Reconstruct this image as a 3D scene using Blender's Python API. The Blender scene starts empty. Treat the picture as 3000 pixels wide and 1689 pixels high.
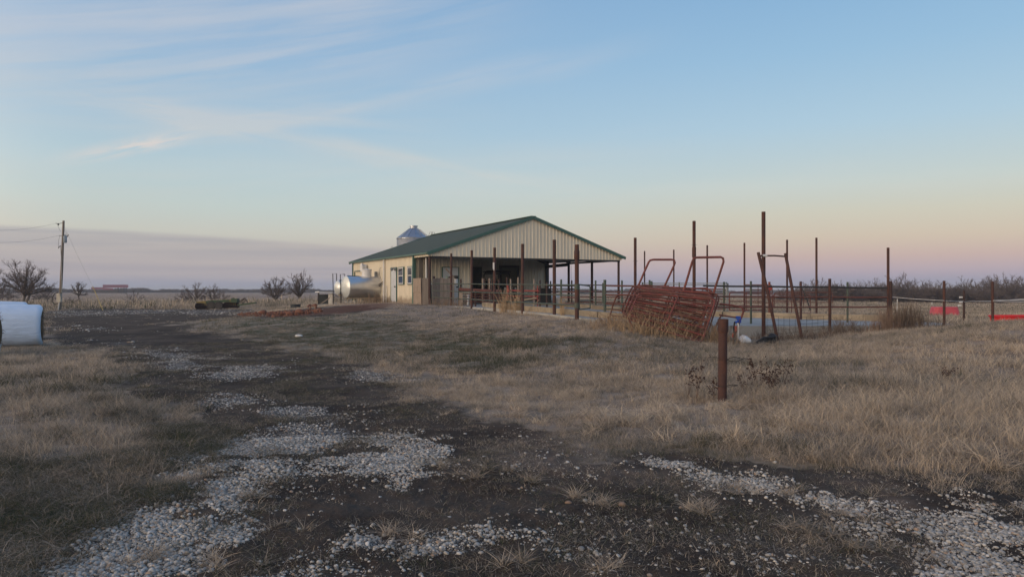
import bpy, math, random
import numpy as np
from mathutils import Vector, Matrix, Euler
random.seed(7); rng = np.random.default_rng(7)
SC = bpy.context.scene; COL = SC.collection
PI = math.pi; R = math.radians
# ------------------------------------------------------------------ camera
F = 2151.0; E = 1.6; HOR = 850.0          # focal length in photo pixels, eye height, horizon row
cd = bpy.data.cameras.new('camera'); cam = bpy.data.objects.new('camera', cd); COL.objects.link(cam)
cd.sensor_width = 36; cd.lens = 36*F/3000; cd.clip_end = 12000; cd.clip_start = .1
cam.location = (0, 0, E); cam.rotation_euler = (PI/2 + math.atan((HOR-844.5)/F), 0, 0); SC.camera = cam
SC.render.resolution_x = 1024; SC.render.resolution_y = 576
# ------------------------------------------------------------------ sky
SUN_DIR = Vector((-.82, -.57, .12)).normalized()
w = bpy.data.worlds.new('World'); SC.world = w; w.use_nodes = True
nt = w.node_tree; N = nt.nodes; LK = nt.links; N.clear()
class G:                                   # tiny maths-node helper
    def __init__(s, nt): s.nt = nt
    def m(s, op, a, b=None, c=None):
        n = s.nt.nodes.new('ShaderNodeMath'); n.operation = op
        for i, v in enumerate((a, b, c)):
            if v is None: continue
            if isinstance(v, (int, float)): n.inputs[i].default_value = v
            else: s.nt.links.new(v, n.inputs[i])
        return n.outputs[0]
    def ss(s, x, lo, hi, t0=0., t1=1.):
        n = s.nt.nodes.new('ShaderNodeMapRange'); n.interpolation_type = 'SMOOTHSTEP'
        s.nt.links.new(x, n.inputs[0])
        for i, v in ((1, lo), (2, hi), (3, t0), (4, t1)): n.inputs[i].default_value = v
        return n.outputs[0]
    def mix(s, f, a, b, mode='MIX'):
        n = s.nt.nodes.new('ShaderNodeMix'); n.data_type = 'RGBA'; n.blend_type = mode
        for k, v in ((0, f), (6, a), (7, b)):
            if isinstance(v, (int, float)): n.inputs[k].default_value = v
            elif isinstance(v, (tuple, list)): n.inputs[k].default_value = (*v[:3], 1)
            else: s.nt.links.new(v, n.inputs[k])
        return n.outputs[2]
    def noise(s, vec, scale, detail=4, rough=.55, dist=0.):
        n = s.nt.nodes.new('ShaderNodeTexNoise')
        if vec is not None: s.nt.links.new(vec, n.inputs['Vector'])
        n.inputs['Scale'].default_value = scale; n.inputs['Detail'].default_value = detail
        n.inputs['Roughness'].default_value = rough; n.inputs['Distortion'].default_value = dist
        return n.outputs[0]
    def comb(s, x, y, z):
        n = s.nt.nodes.new('ShaderNodeCombineXYZ')
        for i, v in enumerate((x, y, z)):
            if isinstance(v, (int, float)): n.inputs[i].default_value = v
            else: s.nt.links.new(v, n.inputs[i])
        return n.outputs[0]
    def ramp(s, x, stops):
        n = s.nt.nodes.new('ShaderNodeValToRGB'); s.nt.links.new(x, n.inputs[0]); cr = n.color_ramp
        while len(cr.elements) < len(stops): cr.elements.new(.5)
        for e, (p, c) in zip(cr.elements, stops): e.position = p; e.color = (*c, 1)
        return n.outputs[0]
def lin(r, g, b):
    f = lambda v: (v/255/12.92) if v <= 10 else ((v/255+.055)/1.055)**2.4
    return (f(r), f(g), f(b))
g = G(nt)
tc = N.new('ShaderNodeTexCoord'); sp = N.new('ShaderNodeSeparateXYZ'); LK.new(tc.outputs['Generated'], sp.inputs[0])
X, Y, Z = sp.outputs
hyp = g.m('SQRT', g.m('ADD', g.m('MULTIPLY', X, X), g.m('MULTIPLY', Y, Y)))
el = g.m('ARCTAN2', Z, hyp)                                   # elevation, radians
az = g.m('ARCTAN2', X, Y)                                     # azimuth from view axis
eln = g.m('DIVIDE', g.m('MAXIMUM', el, 0.), 1.5708)
def st(y, c): return (math.atan((850-y)/F)/1.5708, lin(*c))
skyR = g.ramp(eln, [st(850, (145, 152, 178)), st(822, (152, 158, 184)), st(795, (174, 166, 184)), st(760, (190, 171, 176)),
                    st(710, (199, 186, 177)), st(640, (198, 196, 187)), st(560, (190, 202, 204)), st(400, (168, 198, 220)),
                    st(200, (146, 186, 219)), st(0, (130, 174, 214)), (.5, lin(105, 146, 192)), (1, lin(88, 126, 178))])
skyL = g.ramp(eln, [st(850, (147, 158, 182)), st(822, (160, 165, 186)), st(790, (176, 173, 185)), st(740, (188, 184, 184)),
                    st(690, (196, 198, 194)), st(620, (190, 204, 205)), st(520, (180, 203, 214)), st(400, (165, 195, 217)),
                    st(200, (150, 184, 216)), st(0, (140, 175, 212)), (.5, lin(92, 134, 184)), (1, lin(72, 110, 165))])
sky = g.mix(g.ss(az, -.35, .45), skyL, skyR)
# warm afterglow round the set sun, behind the camera
dt = N.new('ShaderNodeVectorMath'); dt.operation = 'DOT_PRODUCT'; LK.new(tc.outputs['Generated'], dt.inputs[0])
dt.inputs[1].default_value = SUN_DIR
glow = g.m('MULTIPLY', g.ss(dt.outputs['Value'], -.1, 1.), g.ss(el, 1.1, .0))
sky = g.mix(g.m('MULTIPLY', glow, .9), sky, (3.3, 2.45, 1.65))
# cirrus streaks drawn out along sloping lines
def streak(a0, e0, slope, width, amin, amax, seed, amt, freq=3.):
    line = g.m('ADD', g.m('MULTIPLY', g.m('SUBTRACT', az, a0), slope), e0)
    wob = g.noise(g.comb(g.m('MULTIPLY', az, 2.), seed, 0.), 2., 2)
    dd = g.m('ADD', g.m('SUBTRACT', el, line), g.m('MULTIPLY', g.m('SUBTRACT', wob, .5), .05))
    tex = g.noise(g.comb(g.m('MULTIPLY', az, freq), g.m('MULTIPLY', g.m('SUBTRACT', el, g.m('MULTIPLY', az, slope)), 38.), seed), 1., 5, .6, .3)
    prof = g.ss(g.m('ABSOLUTE', dd), width, 0.)
    rng_ = g.m('MULTIPLY', g.ss(az, amin, amin+.15), g.ss(az, amax, amax-.35))
    return g.m('MULTIPLY', g.m('MULTIPLY', g.m('MULTIPLY', prof, g.ss(tex, .30, .68)), rng_), amt*1.7)
cl = streak(-.35, .30, .21, .085, -1.5, .10, 1.3, .42)
cl = g.m('ADD', cl, streak(-.35, .355, .22, .05, -1.5, .15, 8.3, .34))
cl = g.m('ADD', cl, streak(-.20, .245, .20, .030, -.55, .25, 4.1, .36))
cl = g.m('ADD', cl, streak(-.45, .215, .02, .040, -1.5, .05, 2.2, .30))
cl = g.m('ADD', cl, streak(-.25, .185, -.17, .022, -.6, .25, 5.7, .40))
cl = g.m('ADD', cl, streak(-.10, .165, .08, .05, -.9, .35, 7.7, .16))
cl = g.m('ADD', cl, streak(.35, .13, -.02, .03, -.3, .9, 3.7, .16))
cloud_c = g.ramp(eln, [(0, lin(176, 166, 176)), (st(740, (0,0,0))[0], lin(205, 190, 182)), (st(560, (0,0,0))[0], lin(206, 208, 206)), (st(200, (0,0,0))[0], lin(192, 200, 214)), (1, lin(150, 165, 190))])
sky = g.mix(g.m('MINIMUM', cl, .8), sky, cloud_c)
# one small bright feather of cloud low at the left
fz = g.m('SUBTRACT', g.m('SUBTRACT', el, .166), g.m('MULTIPLY', g.m('ADD', az, .50), .28))
fn = g.noise(g.comb(g.m('MULTIPLY', az, 16.), g.m('MULTIPLY', fz, 90.), 0.), 1., 4, .6, .6)
fe = g.m('MULTIPLY', g.m('MULTIPLY', g.ss(g.m('ABSOLUTE', fz), .015, .0), g.m('MULTIPLY', g.ss(az, -.58, -.47), g.ss(az, -.38, -.46))), g.ss(fn, .25, .6))
sky = g.mix(g.m('MULTIPLY', fe, .85), sky, lin(224, 213, 209))
# low cloud bank lying along the left horizon
topl = g.m('ADD', g.ss(az, -.6, .0, .0725, .052), g.m('MULTIPLY', g.m('SUBTRACT', g.noise(g.comb(g.m('MULTIPLY', az, 4.), 3., 0.), 1., 3), .5), .012))
bank = g.m('MULTIPLY', g.ss(g.m('SUBTRACT', el, topl), .004, -.004), g.m('MULTIPLY', g.ss(az, .1, -.25), g.ss(az, -2.2, -1.4)))
bt = g.noise(g.comb(g.m('MULTIPLY', az, 3.), g.m('MULTIPLY', el, 95.), 5.), 1., 5, .55, .2)
bc = g.mix(g.ss(bt, .3, .7), lin(160, 161, 175), lin(178, 174, 180))
bc = g.mix(g.ss(el, .022, .0), bc, lin(146, 157, 182))
sky = g.mix(g.m('MULTIPLY', bank, .82), sky, bc)
# below the horizon: earth tone
sky = g.mix(g.ss(el, -.002, -.03), sky, (.06, .05, .045))
bg = N.new('ShaderNodeBackground'); LK.new(sky, bg.inputs[0]); bg.inputs[1].default_value = .91
ns = N.new('ShaderNodeTexSky'); ns.sky_type = 'NISHITA'; ns.sun_disc = False
ns.sun_elevation = R(2.0); ns.sun_rotation = math.atan2(SUN_DIR.x, SUN_DIR.y); ns.altitude = 200
b2 = N.new('ShaderNodeBackground'); LK.new(ns.outputs[0], b2.inputs[0]); b2.inputs[1].default_value = .05
ad = N.new('ShaderNodeAddShader'); LK.new(bg.outputs[0], ad.inputs[0]); LK.new(b2.outputs[0], ad.inputs[1])
wo = N.new('ShaderNodeOutputWorld'); LK.new(ad.outputs[0], wo.inputs[0])
sl = bpy.data.lights.new('sun', 'SUN'); sl.energy = 1.15; sl.angle = R(30); sl.color = (1, .82, .62)
so = bpy.data.objects.new('sun', sl); COL.objects.link(so)
so.rotation_euler = (-Vector(SUN_DIR)).to_track_quat('-Z', 'Y').to_euler()
SC.view_settings.view_transform = 'Standard'; SC.view_settings.look = 'None'
SC.view_settings.exposure = 0; SC.view_settings.gamma = 1; SC.view_settings.use_curve_mapping = False
# ------------------------------------------------------------------ materials
def newmat(name):
    m = bpy.data.materials.new(name); m.use_nodes = True
    nt = m.node_tree; b = nt.nodes['Principled BSDF']; b.inputs['Specular IOR Level'].default_value = .3
    return m, nt, b, G(nt)
MATS = {}
def mat(name, c, c2=None, amt=.5, scale=4., rough=.85, metal=0., bump=0., bscale=60., stretch=None, thr=(.42, .62), c3=None, s3=30., t3=(.62, .72)):
    """colour c broken up by patches of c2 (and specks of c3), fine relief from noise"""
    if name in MATS: return MATS[name]
    m, nt, b, g = newmat(name)
    tc = nt.nodes.new('ShaderNodeTexCoord'); v = tc.outputs['Object']
    oi = nt.nodes.new('ShaderNodeObjectInfo')
    ad = nt.nodes.new('ShaderNodeVectorMath'); ad.operation = 'ADD'; nt.links.new(v, ad.inputs[0])
    nt.links.new(g.comb(g.m('MULTIPLY', oi.outputs['Random'], 37.), 0., g.m('MULTIPLY', oi.outputs['Random'], 11.)), ad.inputs[1]); v = ad.outputs[0]
    if stretch:
        mp = nt.nodes.new('ShaderNodeMapping'); nt.links.new(v, mp.inputs[0]); mp.inputs['Scale'].default_value = stretch; v = mp.outputs[0]
    if c2 is None: c2 = tuple(x*.7 for x in c)
    f = g.ss(g.noise(v, scale, 6, .65), thr[0], thr[1], 0., amt)
    col = g.mix(f, c, c2)
    col = g.mix(g.m('MULTIPLY', g.noise(v, scale*9, 3), .35), col, tuple(x*.55 for x in c), 'MIX')
    if c3: col = g.mix(g.ss(g.noise(v, s3, 3), t3[0], t3[1]), col, c3)
    nt.links.new(col, b.inputs['Base Color'])
    nt.links.new(g.m('ADD', g.m('MULTIPLY', f, .2), rough-.1), b.inputs['Roughness']); b.inputs['Metallic'].default_value = metal
    if bump:
        bn = nt.nodes.new('ShaderNodeBump'); bn.inputs['Strength'].default_value = bump; bn.inputs['Distance'].default_value = .01
        nt.links.new(g.noise(v, bscale, 4), bn.inputs['Height']); nt.links.new(bn.outputs[0], b.inputs['Normal'])
    MATS[name] = m; return m
RUST = mat('rusted_pipe', (.055, .028, .027), (.105, .048, .036), .8, 5., .8, bump=.4, c3=(.13, .10, .085), s3=25., t3=(.70, .78))
RUSTD = mat('dark_rust', (.045, .027, .026), (.075, .038, .032), .6, 5., .8, bump=.4)
RED = mat('faded_red_paint', (.175, .044, .038), (.095, .046, .038), .8, 5., .6, bump=.2, thr=(.40, .60), c3=(.30, .20, .17), s3=18., t3=(.66, .78))
RED2 = mat('bright_red_paint', (.30, .05, .04), (.17, .045, .035), .7, 5., .5)
RED3 = mat('brown_red_paint', (.13, .048, .041), (.085, .05, .042), .8, 4., .75, bump=.2, c3=(.20, .17, .14), s3=22., t3=(.62, .74))
GREENP = mat('weathered_green_paint', (.050, .080, .066), (.10, .092, .07), .8, 5., .6, bump=.2)
GREYP = mat('galvanised_pipe', (.26, .28, .29), (.18, .17, .16), .6, 5., .5, metal=.3)
BLACK = mat('black_rubber', (.02, .02, .022), (.04, .036, .034), .5, 8., .7)
WALL = mat('cream_steel', (.66, .61, .50), (.57, .525, .43), .5, 1.2, .5, stretch=(1, 1, .25))
def mud_splash(m):                          # dried mud on the foot of the walls
    nt = m.node_tree; g = G(nt); b = nt.nodes['Principled BSDF']; l = b.inputs['Base Color'].links[0].from_socket; tc = nt.nodes.new('ShaderNodeTexCoord')
    sp = nt.nodes.new('ShaderNodeSeparateXYZ'); nt.links.new(tc.outputs['Object'], sp.inputs[0])
    f = g.ss(g.m('SUBTRACT', sp.outputs[2], g.m('MULTIPLY', g.noise(tc.outputs['Object'], 2.5, 5, .7), .9)), .12, -.25, 0., .75)
    c = g.mix(f, l, (.20, .15, .105)); nt.links.new(g.mix(g.ss(g.noise(tc.outputs['Object'], .35, 4), .45, .75, 0., .15), c, (.40, .36, .29)), b.inputs['Base Color'])
mud_splash(WALL)
TRIMG = mat('green_steel_trim', (.055, .125, .105), (.05, .10, .085), .5, 2., .45)
ROOFM = mat('green_roof_steel', (.088, .112, .097), (.104, .124, .108), .6, .35, .5, stretch=(1, 1, 1))
DARKM = mat('dark_steel', (.03, .03, .033), (.05, .045, .04), .5, 3., .7)
WHITEP = mat('white_paint', (.62, .63, .64), (.48, .48, .47), .5, 3., .5)
DOORM = mat('white_door', (.50, .54, .58), (.42, .43, .44), .5, 1.5, .5)
CONC = mat('concrete', (.34, .345, .34), (.24, .235, .225), .7, .9, .85, bump=.3, bscale=40, c3=(.13, .12, .11), s3=3., t3=(.60, .72))
CONCT = mat('stained_concrete', (.33, .28, .21), (.20, .17, .13), .8, 1.6, .9, bump=.3, bscale=30)
PLY = mat('weathered_plywood', (.30, .245, .20), (.19, .15, .125), .8, 3., .85, stretch=(6, 6, .8), bump=.2, c3=(.06, .045, .04), s3=9., t3=(.64, .70))
PLANK = mat('grey_plank', (.13, .115, .105), (.20, .18, .165), .7, 3., .9, stretch=(8, 8, .6), bump=.3)
BARK = mat('bark', (.085, .068, .058), (.13, .11, .10), .6, 8., .9)
TWIG = mat('twigs', (.105, .080, .070), (.15, .12, .105), .5, .8, .95)
TWIGF = mat('far_twigs', (.095, .075, .070), (.13, .105, .10), .5, .3, .95)
POLEW = mat('pole_wood', (.215, .185, .155), (.12, .10, .085), .7, 4., .9, stretch=(8, 8, .4), bump=.3)
STEEL = mat('stainless_steel', (.72, .73, .75), (.6, .61, .62), .4, 1.5, .42, metal=.9, stretch=(.3, 4, 4))
GALV = mat('galvanised_sheet', (.42, .46, .52), (.31, .34, .38), .6, 1.5, .42, metal=.75)
def glassm():
    m, nt, b, g = newmat('window_glass'); b.inputs['Base Color'].default_value = (.03, .035, .045, 1); b.inputs['Roughness'].default_value = .04
    b.inputs['Specular IOR Level'].default_value = .9; return m
GLASS = glassm()
def wrapm():
    m, nt, b, g = newmat('white_bale_wrap'); tc = nt.nodes.new('ShaderNodeTexCoord')
    c = g.mix(g.ss(g.noise(tc.outputs['Object'], 1.6, 5), .4, .7), (.58, .69, .85), (.50, .60, .74))
    sp = nt.nodes.new('ShaderNodeSeparateXYZ'); nt.links.new(tc.outputs['Object'], sp.inputs[0])
    c = g.mix(g.m('MULTIPLY', g.ss(g.m('ADD', sp.outputs[2], g.m('MULTIPLY', g.noise(tc.outputs['Object'], 6, 4), .3)), .38, .10), .5), c, (.30, .28, .24))
    nt.links.new(c, b.inputs['Base Color']); b.inputs['Roughness'].default_value = .35; b.inputs['Subsurface Weight'].default_value = 0
    bn = nt.nodes.new('ShaderNodeBump'); bn.inputs['Strength'].default_value = .8; bn.inputs['Distance'].default_value = .04
    mp = nt.nodes.new('ShaderNodeMapping'); nt.links.new(tc.outputs['Object'], mp.inputs[0]); mp.inputs['Scale'].default_value = (1, 1, 4)
    nt.links.new(g.noise(mp.outputs[0], 3, 5), bn.inputs['Height']); nt.links.new(bn.outputs[0], b.inputs['Normal'])
    return m
WRAP = wrapm()
# ------------------------------------------------------------------ mesh building
ORG = {}                                    # world origin of every root and part
class MB:
    def __init__(s): s.v = []; s.f = []
    def quad_box(s, c, ux, uy, uz):         # centre and three half-extent vectors
        c, ux, uy, uz = map(Vector, (c, ux, uy, uz)); n = len(s.v)
        for k in (-1, 1):
            for j in (-1, 1):
                for i in (-1, 1): s.v.append(c+ux*i+uy*j+uz*k)
        s.f += [tuple(n+i for i in q) for q in ((0, 2, 3, 1), (4, 5, 7, 6), (0, 1, 5, 4), (2, 6, 7, 3), (0, 4, 6, 2), (1, 3, 7, 5))]
        return s
    def box(s, a, b):
        a, b = Vector(a), Vector(b); h = (b-a)/2
        return s.quad_box((a+b)/2, (h.x, 0, 0), (0, h.y, 0), (0, 0, h.z))
    def bar(s, a, b, w, h, up=(0, 0, 1)):   # rectangular bar from a to b
        a, b = Vector(a), Vector(b); d = (b-a); u = Vector(up); x = d.cross(u)
        if x.length < 1e-5: x = Vector((1, 0, 0))
        x.normalize(); z = x.cross(d).normalized()
        return s.quad_box((a+b)/2, x*w/2, d/2, z*h/2)
    def tube(s, pts, r, n=6, cap=True):
        pts = [Vector(p) for p in pts]
        if isinstance(r, (int, float)): r = [r]*len(pts)
        base = len(s.v); ref = None
        for i, p in enumerate(pts):
            d = (pts[min(i+1, len(pts)-1)]-pts[max(i-1, 0)]).normalized()
            if ref is None: ref = d.orthogonal().normalized()
            else:
                ref = ref-d*ref.dot(d); ref = ref.normalized() if ref.length > 1e-4 else d.orthogonal().normalized()
            b = d.cross(ref)
            for k in range(n):
                a = 2*PI*k/n; s.v.append(p+(ref*math.cos(a)+b*math.sin(a))*r[i])
        for i in range(len(pts)-1):
            for k in range(n):
                k2 = (k+1) % n; s.f.append((base+i*n+k, base+i*n+k2, base+(i+1)*n+k2, base+(i+1)*n+k))
        if cap:
            s.f.append(tuple(base+k for k in reversed(range(n)))); s.f.append(tuple(base+(len(pts)-1)*n+k for k in range(n)))
        return s
    def lathe(s, c, prof, n=16, axis=(0, 0, 1)):
        c = Vector(c); a = Vector(axis).normalized(); return s._l(c, prof, n, a)
    def _l(s, c, prof, n, a):
        u = a.orthogonal().normalized(); w_ = a.cross(u); base = len(s.v)
        for r, h in prof:
            for k in range(n):
                t = 2*PI*k/n; s.v.append(c+a*h+(u*math.cos(t)+w_*math.sin(t))*r)
        for i in range(len(prof)-1):
            for k in range(n):
                k2 = (k+1) % n; s.f.append((base+i*n+k, base+i*n+k2, base+(i+1)*n+k2, base+(i+1)*n+k))
        s.f.append(tuple(base+k for k in reversed(range(n)))); s.f.append(tuple(base+(len(prof)-1)*n+k for k in range(n)))
        return s
    def poly(s, pts):
        n = len(s.v); s.v += [Vector(p) for p in pts]; s.f.append(tuple(range(n, n+len(pts)))); return s
    def build(s, name, m, parent=None, smooth=False):
        me = bpy.data.meshes.new(name); o0 = ORG.get(parent.name, Vector()) if parent else Vector()
        me.from_pydata([tuple(v-o0) for v in s.v], [], s.f); me.materials.append(m)
        if smooth:
            me.polygons.foreach_set('use_smooth', [True]*len(me.polygons))
            try: me.set_sharp_from_angle(angle=R(40))
            except Exception: pass
        me.update(); o = bpy.data.objects.new(name, me); COL.objects.link(o)
        if parent: o.parent = parent
        ORG[o.name] = o0
        return o
def tag(o, label=None, cat=None, group=None, kind=None):
    if label: o['label'] = label
    if cat: o['category'] = cat
    if group: o['group'] = group
    if kind: o['kind'] = kind
    return o
def thing(name, loc, label, cat, group=None):
    o = bpy.data.objects.new(name, None); COL.objects.link(o); o.location = loc; o.empty_display_size = .2
    ORG[o.name] = Vector(loc); return tag(o, label, cat, group)
def copy_tree(o, parent=None):
    c = o.copy(); COL.objects.link(c)
    if parent: c.parent = parent
    for ch in list(o.children): copy_tree(ch, c)
    return c
def P(px, py, d): return Vector(((px-1500)/F*d, d, E-(py-HOR)*d/F))
# ------------------------------------------------------------------ terrain
def vnoise(x, y, seed=0):
    xi = np.floor(x).astype(np.int64); yi = np.floor(y).astype(np.int64); fx = x-xi; fy = y-yi
    fx = fx*fx*(3-2*fx); fy = fy*fy*(3-2*fy)
    def h(a, b):
        n = (a*374761393+b*668265263+seed*1442695041) & 0x7fffffff
        n = ((n ^ (n >> 13))*1274126177) & 0x7fffffff; n = (n ^ (n >> 16)) & 0xffff
        return n/65535.0
    return (h(xi, yi)*(1-fx)+h(xi+1, yi)*fx)*(1-fy)+(h(xi, yi+1)*(1-fx)+h(xi+1, yi+1)*fx)*fy
def fbm(x, y, sc, oct=4, seed=0, gain=.5):
    x = np.asarray(x, float)*sc; y = np.asarray(y, float)*sc; t = 0; a = 1; s = 0
    for i in range(oct):
        t = t+a*vnoise(x+i*17.3, y-i*9.1, seed+i); s += a; a *= gain; x = x*2.03; y = y*2.03
    return t/s
S_ = Vector((-.459, .888, 0)).normalized(); G_ = Vector((S_.y, -S_.x, 0)); L0 = Vector((-4.44, 39.1, 0))
FL = .80                                    # barn floor level
def B(gg, ss, z): return L0+G_*gg+S_*ss+Vector((0, 0, z))
ctrl = [(2116, 1190, 10.1), (60, 1015, 21.5), (175, 908, 72), (650, 903, 70), (805, 887, 130), (1145, 886, 43.6), (1035, 893, 52.5),
        (850, 911, 50), (960, 893, 46), (1382, 905, 34.6), (1530, 923, 28.5), (1690, 936, 24.2), (1850, 965, 22.6), (2050, 1008, 21.3),
        (2237, 993, 23.6), (2350, 1000, 23.5), (2440, 975, 24.2), (2766, 966, 23.9), (2950, 948, 18.5), (3060, 960, 16), (2767, 923, 42), (2960, 950, 28),
        (2700, 887, 150), (2300, 880, 150), (3200, 887, 150), (350, 960, 31), (600, 856, 860), (100, 856, 860), (1800, 856, 860), (2900, 862, 860), (1500, 944, 25), (1250, 893, 38.0)]
cp = [tuple(P(*c)) for c in ctrl]
cp += [(x, y, 0) for x, y in ((-3, 4), (0, 4), (3, 4), (0, 0), (-8, 0), (8, 0), (0, -10), (-4, 9), (0, 9), (-2, 15), (0, 13))]
cp += [(3.5, 15, .12), (6, 12, .14), (9, 12, .2), (3.6, 9.2, .13), (5, 8.6, .14), (3.2, 6.0, -.01), (5, 6, 0), (-7, 9, .1), (-9, 14, .08), (7, 17, .1), (-3, 24, .12), (2, 19, .30)]
for k in range(16):
    a = 2*PI*k/16; cp.append((4500*math.sin(a), 4500*math.cos(a), -6.)); 
for k in range(4, 13):
    a = 2*PI*k/16; cp.append((60*math.sin(a), 60*math.cos(a), -.2)); cp.append((400*math.sin(a), 400*math.cos(a), -.6))
cp = np.array(cp)
def warp(x, y):
    r = np.hypot(x, y)+1e-6; q = np.log1p(r/12.)*12; return x/r*q, y/r*q
cx, cy = warp(cp[:, 0], cp[:, 1]); n = len(cp)
def U(r2): return .5*r2*np.log(r2+1e-9)
K = U((cx[:, None]-cx)**2+(cy[:, None]-cy)**2)+np.eye(n)*.6
Pm = np.c_[np.ones(n), cx, cy]; A = np.block([[K, Pm], [Pm.T, np.zeros((3, 3))]])
TWC = np.linalg.solve(A, np.r_[cp[:, 2], 0, 0, 0]); NCP = n; CXC, CYC = cx, cy
pad_xy = [(-3.75, 38.2), (-1.75, 34.7), (-.55, 31.6), (.6, 28.6), (1.75, 25.9), (2.5, 24.5), (7.2, 24.6), (12.9, 24.6), (15.6, 24.9), (15.6, 27.4), (12.6, 30.5), (9.7, 33.2),
          (5.6, 39.9), (3.3, 44.2), (2.9, 52.9), (-.3, 58.8), (-11.9, 52.4), (-5.0, 39.6)]
def inpoly(px, py, poly):
    ins = np.zeros(px.shape, bool); m = len(poly)
    for i in range(m):
        x1, y1 = poly[i]; x2, y2 = poly[(i+1) % m]
        c = ((y1 > py) != (y2 > py)) & (px < (x2-x1)*(py-y1)/((y2-y1) or 1e-9)+x1); ins ^= c
    return ins
def pdist(px, py, poly):                    # signed distance, + inside
    d = np.full(px.shape, 1e9); m = len(poly)
    for i in range(m):
        x1, y1 = poly[i]; x2, y2 = poly[(i+1) % m]; dx, dy = x2-x1, y2-y1
        t = np.clip(((px-x1)*dx+(py-y1)*dy)/(dx*dx+dy*dy+1e-12), 0, 1); d = np.minimum(d, np.hypot(px-x1-t*dx, py-y1-t*dy))
    return np.where(inpoly(px, py, poly), d, -d)
def padz(x, y):
    t = np.clip((np.asarray(x, float)+1)/9, 0, 1); t = t*t*(3-2*t); return FL-.39*t
def hsm(x, y):                              # smooth terrain
    x = np.atleast_1d(np.asarray(x, float)); y = np.atleast_1d(np.asarray(y, float)); out = np.zeros(x.shape)
    for i in range(0, x.size, 40000):
        a, b = warp(x.ravel()[i:i+40000], y.ravel()[i:i+40000])
        out.ravel()[i:i+40000] = U((a[:, None]-CXC)**2+(b[:, None]-CYC)**2)@TWC[:NCP]+TWC[NCP]+TWC[NCP+1]*a+TWC[NCP+2]*b
    return out
def hgt(x, y):
    x = np.atleast_1d(np.asarray(x, float)); y = np.atleast_1d(np.asarray(y, float))
    z = hsm(x, y); r = np.hypot(x, y)
    z = z+(fbm(x, y, .9, 3, 5)-.5)*.10*np.clip(r/8, .3, 1)*np.clip(1.6-r/200, .2, 1)
    near = r < 70
    pd = np.full(x.shape, -50.); pd[near] = pdist(x[near], y[near], pad_xy)
    lim = padz(x, y)-.12-.25*np.clip(pd, 0, 1)
    return np.where(pd > -.05, np.minimum(z, lim), z)
def gz(x, y): return float(hgt([x], [y])[0])
def ray(px, py):                            # point of the ground seen at a photo pixel
    dx = (px-1500)/F; dz = -(py-HOR)/F; d = np.geomspace(2, 900, 1500); z = E+dz*d; h = hsm(dx*d, d)
    i = np.argmax(z < h)
    if not (z < h).any(): i = -1
    return (float(dx*d[i]), float(d[i]))
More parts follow.
